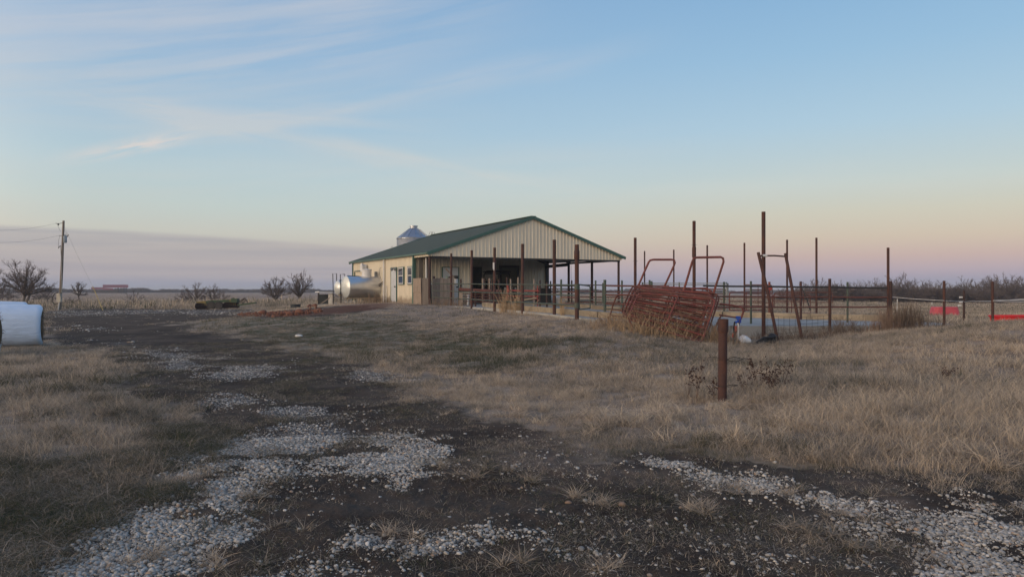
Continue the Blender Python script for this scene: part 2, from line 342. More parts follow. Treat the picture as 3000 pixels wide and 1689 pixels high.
# ------------------------------------------------------------------ ground zones (world polygons, measured from the photograph)
DS = 3000/2576.
def zone(pts): return [ray(x*DS, y*DS) for x, y in pts]
K1 = 1.71733
GRAV = [(1.0, zone([(a/K1/DS, (b/K1+938)/DS) for a, b in [(200, 1400), (230, 1300), (290, 1240), (400, 1190), (520, 1110), (610, 1000), (740, 930), (900, 850), (900, 760), (1040, 710), (1060, 640), (1240, 620), (1290, 570), (1420, 530), (1620, 530), (1740, 570), (1700, 620), (1600, 650), (1430, 660), (1330, 690), (1450, 730), (1460, 780), (1300, 800), (1380, 850), (1260, 890), (1170, 970), (1150, 1040), (1290, 1075), (1200, 1110), (1080, 1160), (1060, 1230), (860, 1290), (700, 1400)]])),
        (0.9, zone([(a/K1/DS, (b/K1+938)/DS) for a, b in [(1660, 720), (1700, 670), (1820, 640), (1900, 650), (1990, 620), (2110, 610), (2190, 650), (2150, 690), (2210, 740), (2240, 790), (2120, 820), (1980, 790), (1850, 760), (1780, 740)]])),
        (0.5, zone([(a/K1/DS, (b/K1+938)/DS) for a, b in [(1720, 570), (1850, 550), (2020, 540), (2110, 600), (1900, 640), (1760, 620)]])),
        (0.85, zone([(a/K1/DS, (b/K1+938)/DS) for a, b in [(1300, 465), (1380, 418), (1500, 430), (1640, 440), (1660, 470), (1500, 492), (1320, 475)]])),
        (0.95, zone([(a/K1/DS, (b/K1+938)/DS) for a, b in [(1000, 402), (1100, 373), (1280, 382), (1420, 395), (1300, 422), (1160, 430), (1040, 418)]])),
        (0.5, zone([(a/K1/DS, (b/K1+938)/DS) for a, b in [(1500, 440), (1800, 420), (1920, 460), (1820, 500), (1900, 520), (1650, 500), (1480, 500)]])),
        (1.0, zone([(a/K1/DS, (b/K1+938)/DS) for a, b in [(970, 302), (1060, 270), (1000, 248), (1150, 232), (1340, 228), (1400, 260), (1340, 288), (1180, 300)]])),
        (0.8, zone([(a/K1/DS, (b/K1+938)/DS) for a, b in [(770, 217), (880, 206), (1100, 213), (1000, 237), (860, 247)]])),
        (0.6, zone([(a/K1/DS, (b/K1+938)/DS) for a, b in [(430, 98), (600, 93), (900, 150), (1200, 188), (1050, 202), (700, 192), (640, 150)]])),
        (0.8, zone([(a/K1/DS, (b/K1+938)/DS) for a, b in [(210, 26), (560, 35), (560, 54), (250, 44)]])),
        (0.9, zone([(a/K1/DS, (b/K1+938)/DS) for a, b in [(1680, 250), (1780, 240), (1960, 253), (2030, 295), (1950, 307), (1800, 297), (1700, 270)]])),
        (0.35, zone([(a/K1/DS, (b/K1+938)/DS) for a, b in [(1330, 780), (1700, 790), (1700, 820), (1400, 850)]])),
        (0.95, zone([(a/K1/DS, (b/K1+938)/DS) for a, b in [(1200, 1400), (1220, 1290), (1350, 1250), (1560, 1220), (1640, 1180), (1760, 1168), (1950, 1190), (1960, 1220), (1880, 1250), (1750, 1290), (1700, 1400)]])),
        (0.85, zone([(a/K1/DS, (b/K1+938)/DS) for a, b in [(1780, 1110), (1900, 1085), (2100, 1088), (2380, 1093), (2380, 1122), (2280, 1172), (2000, 1172), (1880, 1140)]])),
        (0.4, zone([(a/K1/DS, (b/K1+938)/DS) for a, b in [(1680, 1020), (1880, 1020), (1860, 1060), (1720, 1080)]])),
        (0.85, zone([((a/K1+1500)/DS, (b/K1+938)/DS) for a, b in [(680, 700), (760, 708), (900, 757), (1050, 768), (1200, 793), (1300, 820), (1240, 842), (1000, 812), (850, 782), (720, 742)]])),
        (0.85, zone([((a/K1+1500)/DS, (b/K1+938)/DS) for a, b in [(1600, 928), (1720, 936), (1850, 966), (1990, 976), (2000, 1012), (1850, 1012), (1700, 982)]])),
        (0.5, zone([((a/K1+1500)/DS, (b/K1+938)/DS) for a, b in [(1640, 1010), (1900, 1020), (2050, 1060), (1880, 1100), (1700, 1080)]])),
        (0.5, zone([((a/K1+1500)/DS, (b/K1+938)/DS) for a, b in [(2050, 1010), (2340, 900), (2576, 880), (2900, 880), (2900, 1020), (2330, 1030), (2150, 1080)]])),
        (1.0, zone([((a/K1+1500)/DS, (b/K1+938)/DS) for a, b in [(2100, 1080), (2350, 1040), (2900, 1030), (2900, 1400), (1750, 1400), (1700, 1290), (1800, 1250), (1880, 1205), (2000, 1200), (2070, 1215), (2070, 1165), (2200, 1150), (2240, 1110)]])),
        (0.4, zone([((a/K1+1500)/DS, (b/K1+938)/DS) for a, b in [(180, 1095), (320, 1120), (380, 1180), (300, 1185), (200, 1150)]])),
        (0.8, zone([((a/K1+1500)/DS, (b/K1+938)/DS) for a, b in [(480, 1270), (620, 1228), (780, 1240), (800, 1290), (600, 1400), (440, 1400)]])),
        (0.5, zone([((a/K1+1500)/DS, (b/K1+938)/DS) for a, b in [(850, 1265), (1150, 1240), (1180, 1290), (1100, 1400), (850, 1400)]])),
        (0.35, zone([((a/K1+1500)/DS, (b/K1+938)/DS) for a, b in [(1030, 1055), (1150, 1070), (1130, 1115), (1030, 1100)]])),
        (0.3, zone([((a/K1+1500)/DS, (b/K1+938)/DS) for a, b in [(20, 760), (300, 800), (300, 830), (0, 840)]])),
        (.6, zone([(90, 782), (420, 778), (660, 781), (660, 788), (400, 788), (100, 800)]))]
DIRT = [zone([(60, 1520), (300, 1300), (430, 1200), (545, 1100), (450, 1040), (340, 960), (240, 880), (110, 850), (90, 777), (400, 776), (640, 778), (660, 790), (560, 800), (420, 812), (640, 860), (870, 900), (1000, 955), (1060, 1005), (1200, 1060), (1400, 1105), (1500, 1150), (1660, 1130), (1900, 1165), (2150, 1190), (2400, 1195), (2576, 1190), (3000, 1195), (3000, 1600), (60, 1600)]),
        zone([(640, 787), (760, 778), (850, 770), (950, 768), (980, 776), (900, 786), (800, 797), (660, 799)])]
PALE = [zone([(1400, 1110), (1560, 1150), (1640, 1200), (1500, 1215), (1330, 1170)]), zone([(2240, 1255), (2400, 1300), (2380, 1340), (2250, 1310)])]
GREEN = [zone([(-200, 1520), (-200, 1180), (60, 1190), (200, 1160), (330, 1120), (450, 1090), (560, 1090), (560, 1120), (430, 1210), (290, 1310), (60, 1500)]),
         zone([(560, 800), (900, 788), (1000, 800), (1050, 850), (900, 890), (640, 865), (480, 815)]), zone([(900, 800), (1300, 830), (1500, 880), (1200, 930), (950, 890)]),
         zone([(1650, 1120), (1900, 1160), (2050, 1200), (1900, 1190), (1650, 1150)])]
REDC = [zone([(640, 787), (740, 783), (800, 777), (860, 771), (960, 762), (1000, 768), (930, 780), (820, 792), (700, 800)])]
def soft(x, y, poly, wd, nz):               # 0..1 with a ragged edge
    return np.clip((pdist(x, y, poly)+nz)/wd+.5, 0, 1)
def masks(x, y):
    x = np.asarray(x, float); y = np.asarray(y, float); r = np.hypot(x, y); wd = .12+.02*r
    n1 = (fbm(x, y, 1.1, 5, 11, .6)-.5)*(1.3+.10*r); n2 = (fbm(x, y, 2.3, 4, 31, .6)-.5)*(1.0+.04*r)
    gr = np.zeros(x.shape); di = np.zeros(x.shape); ge = np.zeros(x.shape); rd = np.zeros(x.shape); pa = np.zeros(x.shape)
    m = (r < 130)
    xs, ys, ws, a1, a2 = x[m], y[m], wd[m], n1[m], n2[m]; g_ = np.zeros(xs.shape); d_ = g_.copy(); e_ = g_.copy(); rr = g_.copy(); p_ = g_.copy()
    for s, p in GRAV: g_ = np.maximum(g_, s*soft(xs, ys, p, ws*2.2, a2*.6-.02))
    for p in DIRT: d_ = np.maximum(d_, soft(xs, ys, p, ws*3.5, a1*.75))
    for p in GREEN: e_ = np.maximum(e_, soft(xs, ys, p, ws*6, a1*1.5))
    for p in PALE: p_ = np.maximum(p_, soft(xs, ys, p, ws*3, a1))
    for p in REDC: rr = np.maximum(rr, soft(xs, ys, p, ws*.5, a2*.5))
    hole = np.clip((fbm(xs, ys, 1.15, 5, 57, .62)-.40)*8, 0, 1)      # patches the stones have been worn out of
    g_ = g_*np.clip(.16+hole, 0, 1)
    gr[m] = g_; di[m] = d_; ge[m] = e_; rd[m] = rr; pa[m] = p_
    return gr, di, ge, rd, pa
def grass_h(x, y):                          # height of the grass, metres
    x = np.asarray(x, float); y = np.asarray(y, float); r = np.hypot(x, y); gr, di, ge, rd, pa = masks(x, y)
    h = .085+.10*fbm(x, y, .5, 3, 71)
    right = np.clip((x-1.2-.0*y)/2.5, 0, 1)*np.clip((15-y)/4, 0, 1); h = h+right*(.05+.20*np.clip(fbm(x, y, 1.1, 3, 81)*2-.7, 0, 1))
    left = np.clip((-x-1.8)/1.5, 0, 1)*np.clip((22-r)/6, 0, 1); h = h+left*.10*fbm(x, y, 1.3, 3, 91)
    h = h+.38*np.clip((r-72)/6, 0, 1)*np.clip((150-r)/60, 0, 1)*np.clip((-x-4)/5, 0, 1)*(1-di)
    h = h+.08*np.clip((x-11)/5, 0, 1)*np.clip((y-15)/8, 0, 1)
    mid = np.clip((y-17)/5, 0, 1)*np.clip((60-y)/5, 0, 1)*np.clip(1-np.abs(x+6)/13, 0, 1); h = h*(1-.55*mid)
    h = h*(1-.35*np.clip((r-30)/30, 0, 1)*(x > 4)); h = h*(1-.5*np.clip(ge, 0, 1)*np.clip(-x-1, 0, 1)*np.clip((14-r)/3, 0, 1))
    h = h*(1-.55*np.exp(-((x-2.9)**2+(y-9.7)**2)/.5)); return h, gr, di, ge, rd, pa
def build_ground():
    rad = [0.0]; r = .6
    while r < 3.4: rad.append(r); r *= 1.12
    while r < 16: rad.append(r); r *= 1.0085
    while r < 110: rad.append(r); r *= 1.0125
    while r < 900: rad.append(r); r *= 1.035
    while r < 4300: rad.append(r); r *= 1.12
    rad = np.array(rad[1:]); th = np.r_[np.arange(-180, -48, 4.), np.arange(-48, 48, .135), np.arange(48, 180, 4.)]*PI/180
    TT, RR = np.meshgrid(th, rad); x = (RR*np.sin(TT)).ravel(); y = (RR*np.cos(TT)).ravel(); z = hgt(x, y); rr = RR.ravel()
    gr, di, ge, rd, pa = masks(x, y)
    nearw = np.clip((40-rr)/25, 0, 1)
    z += nearw*((fbm(x, y, 7., 4, 3, .6)-.5)*.055*(.35+.65*di)*(1-.5*gr)+(fbm(x, y, 1.7, 3, 4)-.5)*.05*di)
    z += (1-di)*np.clip((rr-6)/4, 0, 1)*np.clip((60-rr)/25, 0, 1)*(fbm(x, y, 3.5, 3, 9)-.5)*.05
    nt_, nr = len(th), len(rad); idx = np.arange(nt_*nr).reshape(nr, nt_)
    a = idx[:-1, :]; b = idx[1:, :]; q = np.stack([a, np.roll(a, -1, 1), np.roll(b, -1, 1), b], -1).reshape(-1, 4)
    me = bpy.data.meshes.new('ground'); nv = len(x); co = np.c_[x, y, z]; co = np.r_[co, [[0, 0, float(hgt([0], [0])[0])]]]
    me.vertices.add(nv+1); me.vertices.foreach_set('co', co.ravel().astype(np.float32))
    tri = np.stack([np.full(nt_, nv), np.roll(idx[0], -1), idx[0]], -1)
    me.loops.add(q.size+tri.size); me.loops.foreach_set('vertex_index', np.r_[q.ravel(), tri.ravel()].astype(np.int32))
    me.polygons.add(len(q)+nt_); me.polygons.foreach_set('loop_start', np.r_[np.arange(len(q))*4, len(q)*4+np.arange(nt_)*3].astype(np.int32))
    me.update(calc_edges=True); me.polygons.foreach_set('use_smooth', [True]*len(me.polygons))
    for nm, arr in (('gravel', gr), ('dirt', di), ('green', ge), ('redclay', rd), ('pale', pa)):
        at = me.attributes.new(nm, 'FLOAT', 'POINT'); at.data.foreach_set('value', np.r_[arr, 0].astype(np.float32))
    o = bpy.data.objects.new('ground', me); COL.objects.link(o); o['kind'] = 'structure'; o['label'] = 'rough farmyard ground of dark soil, gravel and dry grass'
    m, nt, b, g = newmat('ground_soil'); me.materials.append(m); b.inputs['Roughness'].default_value = .95; b.inputs['Specular IOR Level'].default_value = .15
    def at(nm): q = nt.nodes.new('ShaderNodeAttribute'); q.attribute_name = nm; return q.outputs['Fac']
    tc = nt.nodes.new('ShaderNodeTexCoord'); v = tc.outputs['Object']
    nA = g.noise(v, .7, 6, .6); nB = g.noise(v, 6, 6, .65); nC = g.noise(v, 45, 5, .7); nD = g.noise(v, .03, 4)
    thatch = g.mix(g.ss(nB, .35, .65), (.23, .18, .14), (.33, .265, .21)); thatch = g.mix(g.ss(nA, .45, .65), thatch, (.19, .155, .125))
    far = g.mix(g.ss(g.noise(v, .02, 5), .4, .6), (.27, .20, .17), (.32, .245, .20))
    sx = nt.nodes.new('ShaderNodeSeparateXYZ'); nt.links.new(v, sx.inputs[0])
    thatch = g.mix(g.ss(sx.outputs[1], 60., 120.), thatch, far)
    grn = g.mix(nB, (.045, .052, .026), (.085, .085, .048))
    col = g.mix(g.m('MULTIPLY', at('green'), g.ss(g.noise(v, 2.2, 5, .65), .36, .62, .2, .95)), thatch, grn)
    dirt = g.mix(g.ss(nC, .3, .7), (.024, .0175, .0145), (.062, .047, .038)); dirt = g.mix(g.ss(nA, .40, .66, 0., .7), dirt, (.10, .078, .062))
    da = g.m('ADD', at('dirt'), g.m('MULTIPLY', g.m('SUBTRACT', nB, .5), .9))
    col = g.mix(g.ss(da, .35, .65), col, dirt)
    col = g.mix(g.m('MULTIPLY', at('pale'), g.ss(nB, .3, .6, .3, .9)), col, (.17, .13, .105))
    col = g.mix(g.m('MULTIPLY', at('redclay'), .6), col, g.mix(nB, (.16, .062, .035), (.09, .04, .028)))
    vo = nt.nodes.new('ShaderNodeTexVoronoi'); nt.links.new(v, vo.inputs['Vector']); vo.inputs['Scale'].default_value = 42
    sep = nt.nodes.new('ShaderNodeSeparateColor'); nt.links.new(vo.outputs['Color'], sep.inputs[0])
    stone = g.mix(sep.outputs[0], (.20, .197, .193), (.38, .378, .375)); stone = g.mix(g.ss(sep.outputs[1], .85, .95), stone, (.34, .26, .19))
    stone = g.mix(g.ss(vo.outputs['Distance'], .35, .62), stone, (.035, .03, .027))
    ga = g.m('ADD', at('gravel'), g.m('MULTIPLY', g.m('SUBTRACT', g.noise(v, 9, 5, .7), .5), 1.1))
    pres = g.m('MULTIPLY', g.ss(ga, .30, .70), g.ss(sep.outputs[2], .0, .45, .35, 1.))
    col = g.mix(pres, col, stone)
    nt.links.new(col, b.inputs['Base Color'])
    bn = nt.nodes.new('ShaderNodeBump'); bn.inputs['Strength'].default_value = .8; bn.inputs['Distance'].default_value = .02
    hh = g.m('ADD', g.m('MULTIPLY', nC, .7), g.m('MULTIPLY', g.m('MULTIPLY', pres, g.m('SUBTRACT', .6, vo.outputs['Distance'])), 1.2))
    nt.links.new(hh, bn.inputs['Height']); nt.links.new(bn.outputs[0], b.inputs['Normal'])
    return o
ground = build_ground()
# ------------------------------------------------------------------ scatter through geometry nodes
def scatter(name, pts, rot, scl, idx, tint, variants, label):
    me = bpy.data.meshes.new(name); me.from_pydata([tuple(p) for p in pts], [], [])
    for nm, typ, arr, fld in (('rot', 'FLOAT_VECTOR', rot, 'vector'), ('scl', 'FLOAT_VECTOR', scl, 'vector'), ('idx', 'INT', idx, 'value'), ('tint', 'FLOAT', tint, 'value')):
        a = me.attributes.new(nm, typ, 'POINT'); a.data.foreach_set(fld, np.asarray(arr, np.int32 if typ == 'INT' else np.float32).ravel())
    o = bpy.data.objects.new(name, me); COL.objects.link(o); o['kind'] = 'stuff'; o['label'] = label
    cc = bpy.data.collections.new(name+'_kinds')
    for i, vm in enumerate(variants):
        vo = bpy.data.objects.new('%s_kind_%02d' % (name, i), vm); cc.objects.link(vo)
    gn = bpy.data.node_groups.new(name, 'GeometryNodeTree'); gn.interface.new_socket('Geometry', in_out='INPUT', socket_type='NodeSocketGeometry'); gn.interface.new_socket('Geometry', in_out='OUTPUT', socket_type='NodeSocketGeometry')
    n = gn.nodes; l = gn.links; gi = n.new('NodeGroupInput'); go = n.new('NodeGroupOutput')
    ci = n.new('GeometryNodeCollectionInfo'); ci.inputs['Collection'].default_value = cc; ci.inputs['Separate Children'].default_value = True; ci.inputs['Reset Children'].default_value = True
    ip = n.new('GeometryNodeInstanceOnPoints'); ip.inputs['Pick Instance'].default_value = True
    def na(nm, t): q = n.new('GeometryNodeInputNamedAttribute'); q.data_type = t; q.inputs['Name'].default_value = nm; return q.outputs['Attribute']
    er = n.new('FunctionNodeEulerToRotation'); l.new(na('rot', 'FLOAT_VECTOR'), er.inputs[0])
    l.new(gi.outputs[0], ip.inputs['Points']); l.new(ci.outputs[0], ip.inputs['Instance']); l.new(na('idx', 'INT'), ip.inputs['Instance Index'])
    l.new(er.outputs[0], ip.inputs['Rotation']); l.new(na('scl', 'FLOAT_VECTOR'), ip.inputs['Scale']); l.new(ip.outputs[0], go.inputs[0])
    md = o.modifiers.new('scatter', 'NODES'); md.node_group = gn
    return o
def blade_mat(name, stops, trans=.25):
    m, nt, b, g = newmat(name); a = nt.nodes.new('ShaderNodeAttribute'); a.attribute_type = 'INSTANCER'; a.attribute_name = 'tint'
    at = nt.nodes.new('ShaderNodeAttribute'); at.attribute_name = 'shade'
    oi = nt.nodes.new('ShaderNodeObjectInfo')
    t = g.m('ADD', a.outputs['Fac'], g.m('ADD', g.m('MULTIPLY', g.m('SUBTRACT', at.outputs['Fac'], .5), .62), g.m('MULTIPLY', g.m('SUBTRACT', oi.outputs['Random'], .5), .2)))
    c = g.ramp(t, stops); nt.links.new(c, b.inputs['Base Color']); b.inputs['Roughness'].default_value = .8; b.inputs['Specular IOR Level'].default_value = .15
    tr = nt.nodes.new('ShaderNodeBsdfTranslucent'); nt.links.new(c, tr.inputs[0]); mx = nt.nodes.new('ShaderNodeMixShader'); mx.inputs[0].default_value = trans
    nt.links.new(b.outputs[0], mx.inputs[1]); nt.links.new(tr.outputs[0], mx.inputs[2]); nt.links.new(mx.outputs[0], nt.nodes['Material Output'].inputs[0])
    return m
GRASSM = blade_mat('grass_blades', [(0, (.056, .068, .036)), (.18, (.135, .124, .085)), (.34, (.255, .216, .178)), (.55, (.44, .378, .318)), (.75, (.55, .435, .315)), (1, (.70, .585, .455))], .38)
def clump(nb, spread, hmin, hmax, wid, lean, seed, seg=3, curl=.8):
    rg = np.random.default_rng(seed); V = []; Fc = []; sh = []
    for _ in range(nb):
        a = rg.uniform(0, 2*PI); r0 = spread*math.sqrt(rg.uniform()); x, y = r0*math.cos(a), r0*math.sin(a); z = -.02
        h = rg.uniform(hmin, hmax); ta = rg.normal(0, lean); tb = rg.uniform(0, 2*PI); w_ = wid*rg.uniform(.6, 1.3); wa = rg.uniform(0, PI)
        wx, wy = math.cos(wa)*w_, math.sin(wa)*w_; n0 = len(V); t = abs(ta); p = np.array([x, y, z]); s = rg.uniform()
        for k in range(seg+1):
            f = 1-(k/seg)**1.5*.85
            V += [(p[0]-wx*f, p[1]-wy*f, p[2]), (p[0]+wx*f, p[1]+wy*f, p[2])]; sh += [s, s]
            p = p+np.array([math.sin(t)*math.cos(tb), math.sin(t)*math.sin(tb), max(math.cos(t), -.4)])*h/seg; t += rg.uniform(.1, curl)
        for k in range(seg): Fc.append((n0+2*k, n0+2*k+1, n0+2*k+3, n0+2*k+2))
    me = bpy.data.meshes.new('clump'); me.from_pydata(V, [], Fc); me.materials.append(GRASSM)
    at = me.attributes.new('shade', 'FLOAT', 'POINT'); at.data.foreach_set('value', np.array(sh, np.float32)); return me
def area_pts(n, d0, d1, a0=-48, a1=48, pw=1.):   # even spread over a sector of the ground
    r = np.sqrt(rng.uniform(d0*d0, d1*d1, n)) if pw == 1 else d0*(d1/d0)**rng.uniform(0, 1, n)
    t = R(1)*rng.uniform(a0, a1, n); return r*np.sin(t), r*np.cos(t)
def keep_off(x, y): return pdist(x, y, pad_xy) < -.05
def grass_layer(name, n, d0, d1, var, hs, label, pw=1., keepf=None, tint0=0., dens_dirt=.03, sxy=1.):
    n = int(n*1.27); x, y = area_pts(n, d0, d1, pw=pw); h, gr, di, ge, rd, pa = grass_h(x, y)
    p = np.clip(1.05-di, 0, 1)**1.3*(1-.9*gr)*(1-.9*rd); p = p*(.30+.70*np.clip(fbm(x, y, 1.9, 4, 51)*4-1.5, 0, 1)); p = p+dens_dirt*(di > .5)*np.clip(fbm(x, y, 1.5, 4, 53)*6-2.9, 0, 3)*(1-np.clip(gr*2, 0, 1))
    k = (rng.uniform(0, 1, n) < p) & keep_off(x, y)
    if keepf is not None: k &= keepf(x, y, di)
    x, y, h, di, ge = x[k], y[k], h[k], di[k], ge[k]; z = hgt(x, y); m = len(x)
    h = h*np.clip(1.15-di*.9, .3, 1)*rng.uniform(.6, 1.4, m)
    rot = np.c_[rng.normal(0, .12, m), rng.normal(0, .12, m), rng.uniform(0, 2*PI, m)]
    s = h/hs; w1 = np.clip(s, .55, 1.25); scl = np.c_[w1*sxy, w1*sxy, s]
    ti = .50+(fbm(x, y, .35, 4, 61)-.5)*.8+tint0+(fbm(x, y, 2.5, 3, 63)-.5)*.6; gm = np.clip(ge*1.2-.1, 0, 1)*np.clip(fbm(x, y, 1.4, 4, 65)*4-1.2, 0, 1)
    ti = ti*(1-gm)+.08*gm; ti = np.where(di > .5, ti*.8, ti)
    warm = np.clip((x-1.2)/3, 0, 1)*np.clip((15-y)/4, 0, 1)*.16; ti = ti+warm*(1-gm)
    return scatter(name, np.c_[x, y, z], rot, scl, rng.integers(0, len(var), m), np.clip(ti+rng.normal(0, .06, m), 0, 1), var, label)
near_v = [clump(50, .14, .10, .26, .0021, .68, s, 4, .9) for s in range(5)]
mid_v = [clump(40, .22, .10, .25, .0040, .55, s+20, 3, .8) for s in range(5)]
far_v = [clump(34, .55, .08, .25, .012, .3, s+40, 2, .5) for s in range(4)]
vfar_v = [clump(60, 2.2, .06, .25, .028, .25, s+60, 2, .4) for s in range(3)]
grass_layer('near_grass', 15000, 3.6, 13, near_v, .22, 'tangled dry grass nearest the camera')
def tussocks():
    x, y = area_pts(13000, 3.8, 24); h, gr, di, ge, rd, pa = grass_h(x, y); f = np.clip(fbm(x, y, .9, 3, 141)*5-2.1, .08, 1)
    edge = 1.3*np.clip((x-1.0)/2, 0, 1)*np.clip((10-np.hypot(x, y))/2, 0, 1)+1.4*np.exp(-((x-2.9)**2+(y-9.0)**2)/1.4); k = (rng.uniform(0, 1, len(x)) < f*np.clip(1-di*1.3, 0, 1)*(1-gr)*(.35+.8*edge)*np.clip(1.1-ge*(x < 0), 0, 1)) & keep_off(x, y)
    x, y, di, ge, edge = x[k], y[k], di[k], ge[k], edge[k]; m = len(x); s = rng.uniform(.45, 1.0, m)*(.7+.3*np.clip(x, 0, 1))*(1-.45*np.exp(-((x-2.9)**2+(y-9.9)**2)/.4)); w1 = rng.uniform(.8, 1.3, m)
    scatter('grass_tussocks', np.c_[x, y, hgt(x, y)], np.c_[rng.normal(0, .25, m), rng.normal(0, .25, m), rng.uniform(0, 6.3, m)], np.c_[w1, w1, s], rng.integers(0, 5, m), np.clip(.50+.17*np.clip(edge, 0, 1)+(fbm(x, y, .5, 3, 143)-.5)*.9+rng.normal(0, .1, m)-.3*ge, 0, 1), [clump(90, .10, .16, .36, .0026, .75, s_+160, 4, .85) for s_ in range(5)], 'curled tussocks of dry grass')
    x, y = area_pts(20000, 3.8, 15, -48, 2); h, gr, di, ge, rd, pa = grass_h(x, y); k = (ge > .25) & (rng.uniform(0, 1, len(x)) < (1-gr)*np.clip(1.3-di, 0, 1)*.8); x, y = x[k], y[k]; m = len(x); s = rng.uniform(.25, .5, m)
    scatter('short_green_grass', np.c_[x, y, hgt(x, y)], np.c_[rng.normal(0, .15, m), rng.normal(0, .15, m), rng.uniform(0, 6.3, m)], np.c_[s*0+1.1, s*0+1.1, s], rng.integers(0, 5, m), np.clip(.22+(fbm(x, y, 1.2, 3, 145)-.5)*.6+rng.normal(0, .06, m), 0, 1), near_v, 'short dark green grass beside the left edge of the track')
tussocks()

grass_layer('middle_grass', 28000, 12.5, 30, mid_v, .22, 'dry tan grass of the slope up to the barn')
grass_layer('far_grass', 26000, 29, 85, far_v, .22, 'dull dry grass round the barn and pens')
grass_layer('field_grass', 26000, 80, 420, vfar_v, .22, 'dry field running to the horizon', pw=0, tint0=-.08)
# low dark weedy mat over the soil of the track
def mat_layer():
    x, y = area_pts(60000, 3.6, 24); gr, di, ge, rd, pa = masks(x, y)
    f = np.clip(fbm(x, y, 1.3, 4, 97)*6-2.2, .16, 1)
    k = (rng.uniform(0, 1, len(x)) < f*(1-.93*np.clip(gr*1.6, 0, 1))*(1-.5*pa)) & (di > .3); x, y, pa = x[k], y[k], pa[k]; m = len(x); z = hgt(x, y)
    s = rng.uniform(.12, .38, m); ti = np.clip(.27+(fbm(x, y, .9, 3, 99)-.5)*.5+rng.normal(0, .07, m)+pa*.3, .0, 1)
    v = [clump(30, .30, .12, .30, .0042, 1.0, s_+80, 2, .5) for s_ in range(4)]
    scatter('matted_weeds', np.c_[x, y, z+.003], np.c_[np.zeros(m), np.zeros(m), rng.uniform(0, 6.3, m)], np.c_[s*1.5, s*1.5, s*.55], rng.integers(0, 4, m), ti, v, 'low dead weeds matted over the dark soil')
mat_layer()
# flattened pale tufts growing in the track
tx, ty = zip(*[ray(a*DS, b*DS) for a, b in ((960, 1345), (1440, 1250), (1770, 1285), (1740, 1275), (2080, 1350), (2180, 1380), (2110, 1295), (1340, 1428), (1480, 1425), (1190, 1205), (1080, 1175), (2010, 1330), (590, 1405), (1560, 1265), (720, 1330), (1350, 1210), (1880, 1240), (1990, 1240), (2230, 1250), (640, 1255), (330, 1400), (1250, 1195), (1040, 1010), (1130, 1040))])
tx = np.array(tx); ty = np.array(ty); rep = 3; tx = np.repeat(tx, rep)+rng.normal(0, .10, len(tx)*rep); ty = np.repeat(ty, rep)+rng.normal(0, .07, len(ty)*rep); m = len(tx)
scatter('flattened_tufts', np.c_[tx, ty, hgt(tx, ty)+.01], np.c_[np.zeros(m), np.zeros(m), rng.uniform(0, 6.3, m)], np.c_[rng.uniform(.7, 1.1, m), rng.uniform(.7, 1.1, m), rng.uniform(.22, .4, m)], rng.integers(0, 3, m), rng.uniform(.35, .7, m), [clump(60, .06, .14, .28, .0026, 1.15, s+120, 3, .25) for s in range(3)], 'pale flattened tufts of grass in the track')
# gravel
def stone_mesh(seed, sub=1):
    import bmesh
    rg = random.Random(seed); bm = bmesh.new(); bmesh.ops.create_icosphere(bm, subdivisions=sub+1, radius=1)
    sx, sy, sz = rg.uniform(.8, 1.2), rg.uniform(.65, 1.), rg.uniform(.45, .75); cuts = [(Vector((rg.gauss(0, 1), rg.gauss(0, 1), rg.gauss(0, 1))).normalized(), rg.uniform(.62, .9)) for _ in range(9)]
    for v in bm.verts:
        for d, q in cuts:
            e = v.co.dot(d)-q
            if e > 0: v.co -= d*e*.85
        v.co = Vector((v.co.x*sx, v.co.y*sy, v.co.z*sz))
    me = bpy.data.meshes.new('stone'); bm.to_mesh(me); bm.free(); me.materials.append(STONEM); me.polygons.foreach_set('use_smooth', [True]*len(me.polygons)); return me
m_, nt_, b_, g_ = newmat('limestone_gravel'); a_ = nt_.nodes.new('ShaderNodeAttribute'); a_.attribute_type = 'INSTANCER'; a_.attribute_name = 'tint'; STONEM = m_
tc_ = nt_.nodes.new('ShaderNodeTexCoord')
c_ = g_.ramp(a_.outputs['Fac'], [(0, (.13, .12, .11)), (.25, (.25, .238, .222)), (.7, (.42, .408, .388)), (.9, (.57, .55, .52)), (.97, (.36, .28, .21)), (1, (.30, .19, .14))])
c_ = g_.mix(g_.ss(g_.noise(tc_.outputs['Object'], 2.5, 4), .45, .7, 0., .45), c_, (.16, .14, .12)); nt_.links.new(c_, b_.inputs['Base Color']); b_.inputs['Roughness'].default_value = .8
stones = [stone_mesh(s) for s in range(7)]
def gravel(name, n, d0, d1, s0, s1, label, sparse=.02, pw=1):
    n = int(n*1.27); x, y = area_pts(n, d0, d1, pw=pw); gr, di, ge, rd, pa = masks(x, y)
    p = np.clip(gr*1.25-.08+(fbm(x, y, 4., 3, 21)-.5)*1.0*(gr > .05), 0, 1)+sparse*(di > .6)*np.clip(fbm(x, y, 1.2, 4, 23)*7-2.6, .05, 2.2)
    k = (rng.uniform(0, 1, n) < p) & keep_off(x, y); x, y, gr = x[k], y[k], gr[k]; m = len(x); z = hgt(x, y)
    s = s0*(s1/s0)**(rng.uniform(0, 1, m)**2.9); z = z+nz_ground(x, y)+s*.12
    ti = np.clip(rng.normal(.5, .22, m), 0, .9); ti = np.where(rng.uniform(0, 1, m) < .05, .98, ti)
    return scatter(name, np.c_[x, y, z], np.c_[rng.normal(0, .3, m), rng.normal(0, .3, m), rng.uniform(0, 6.3, m)], np.c_[s, s, s], rng.integers(0, 7, m), ti, stones, label)
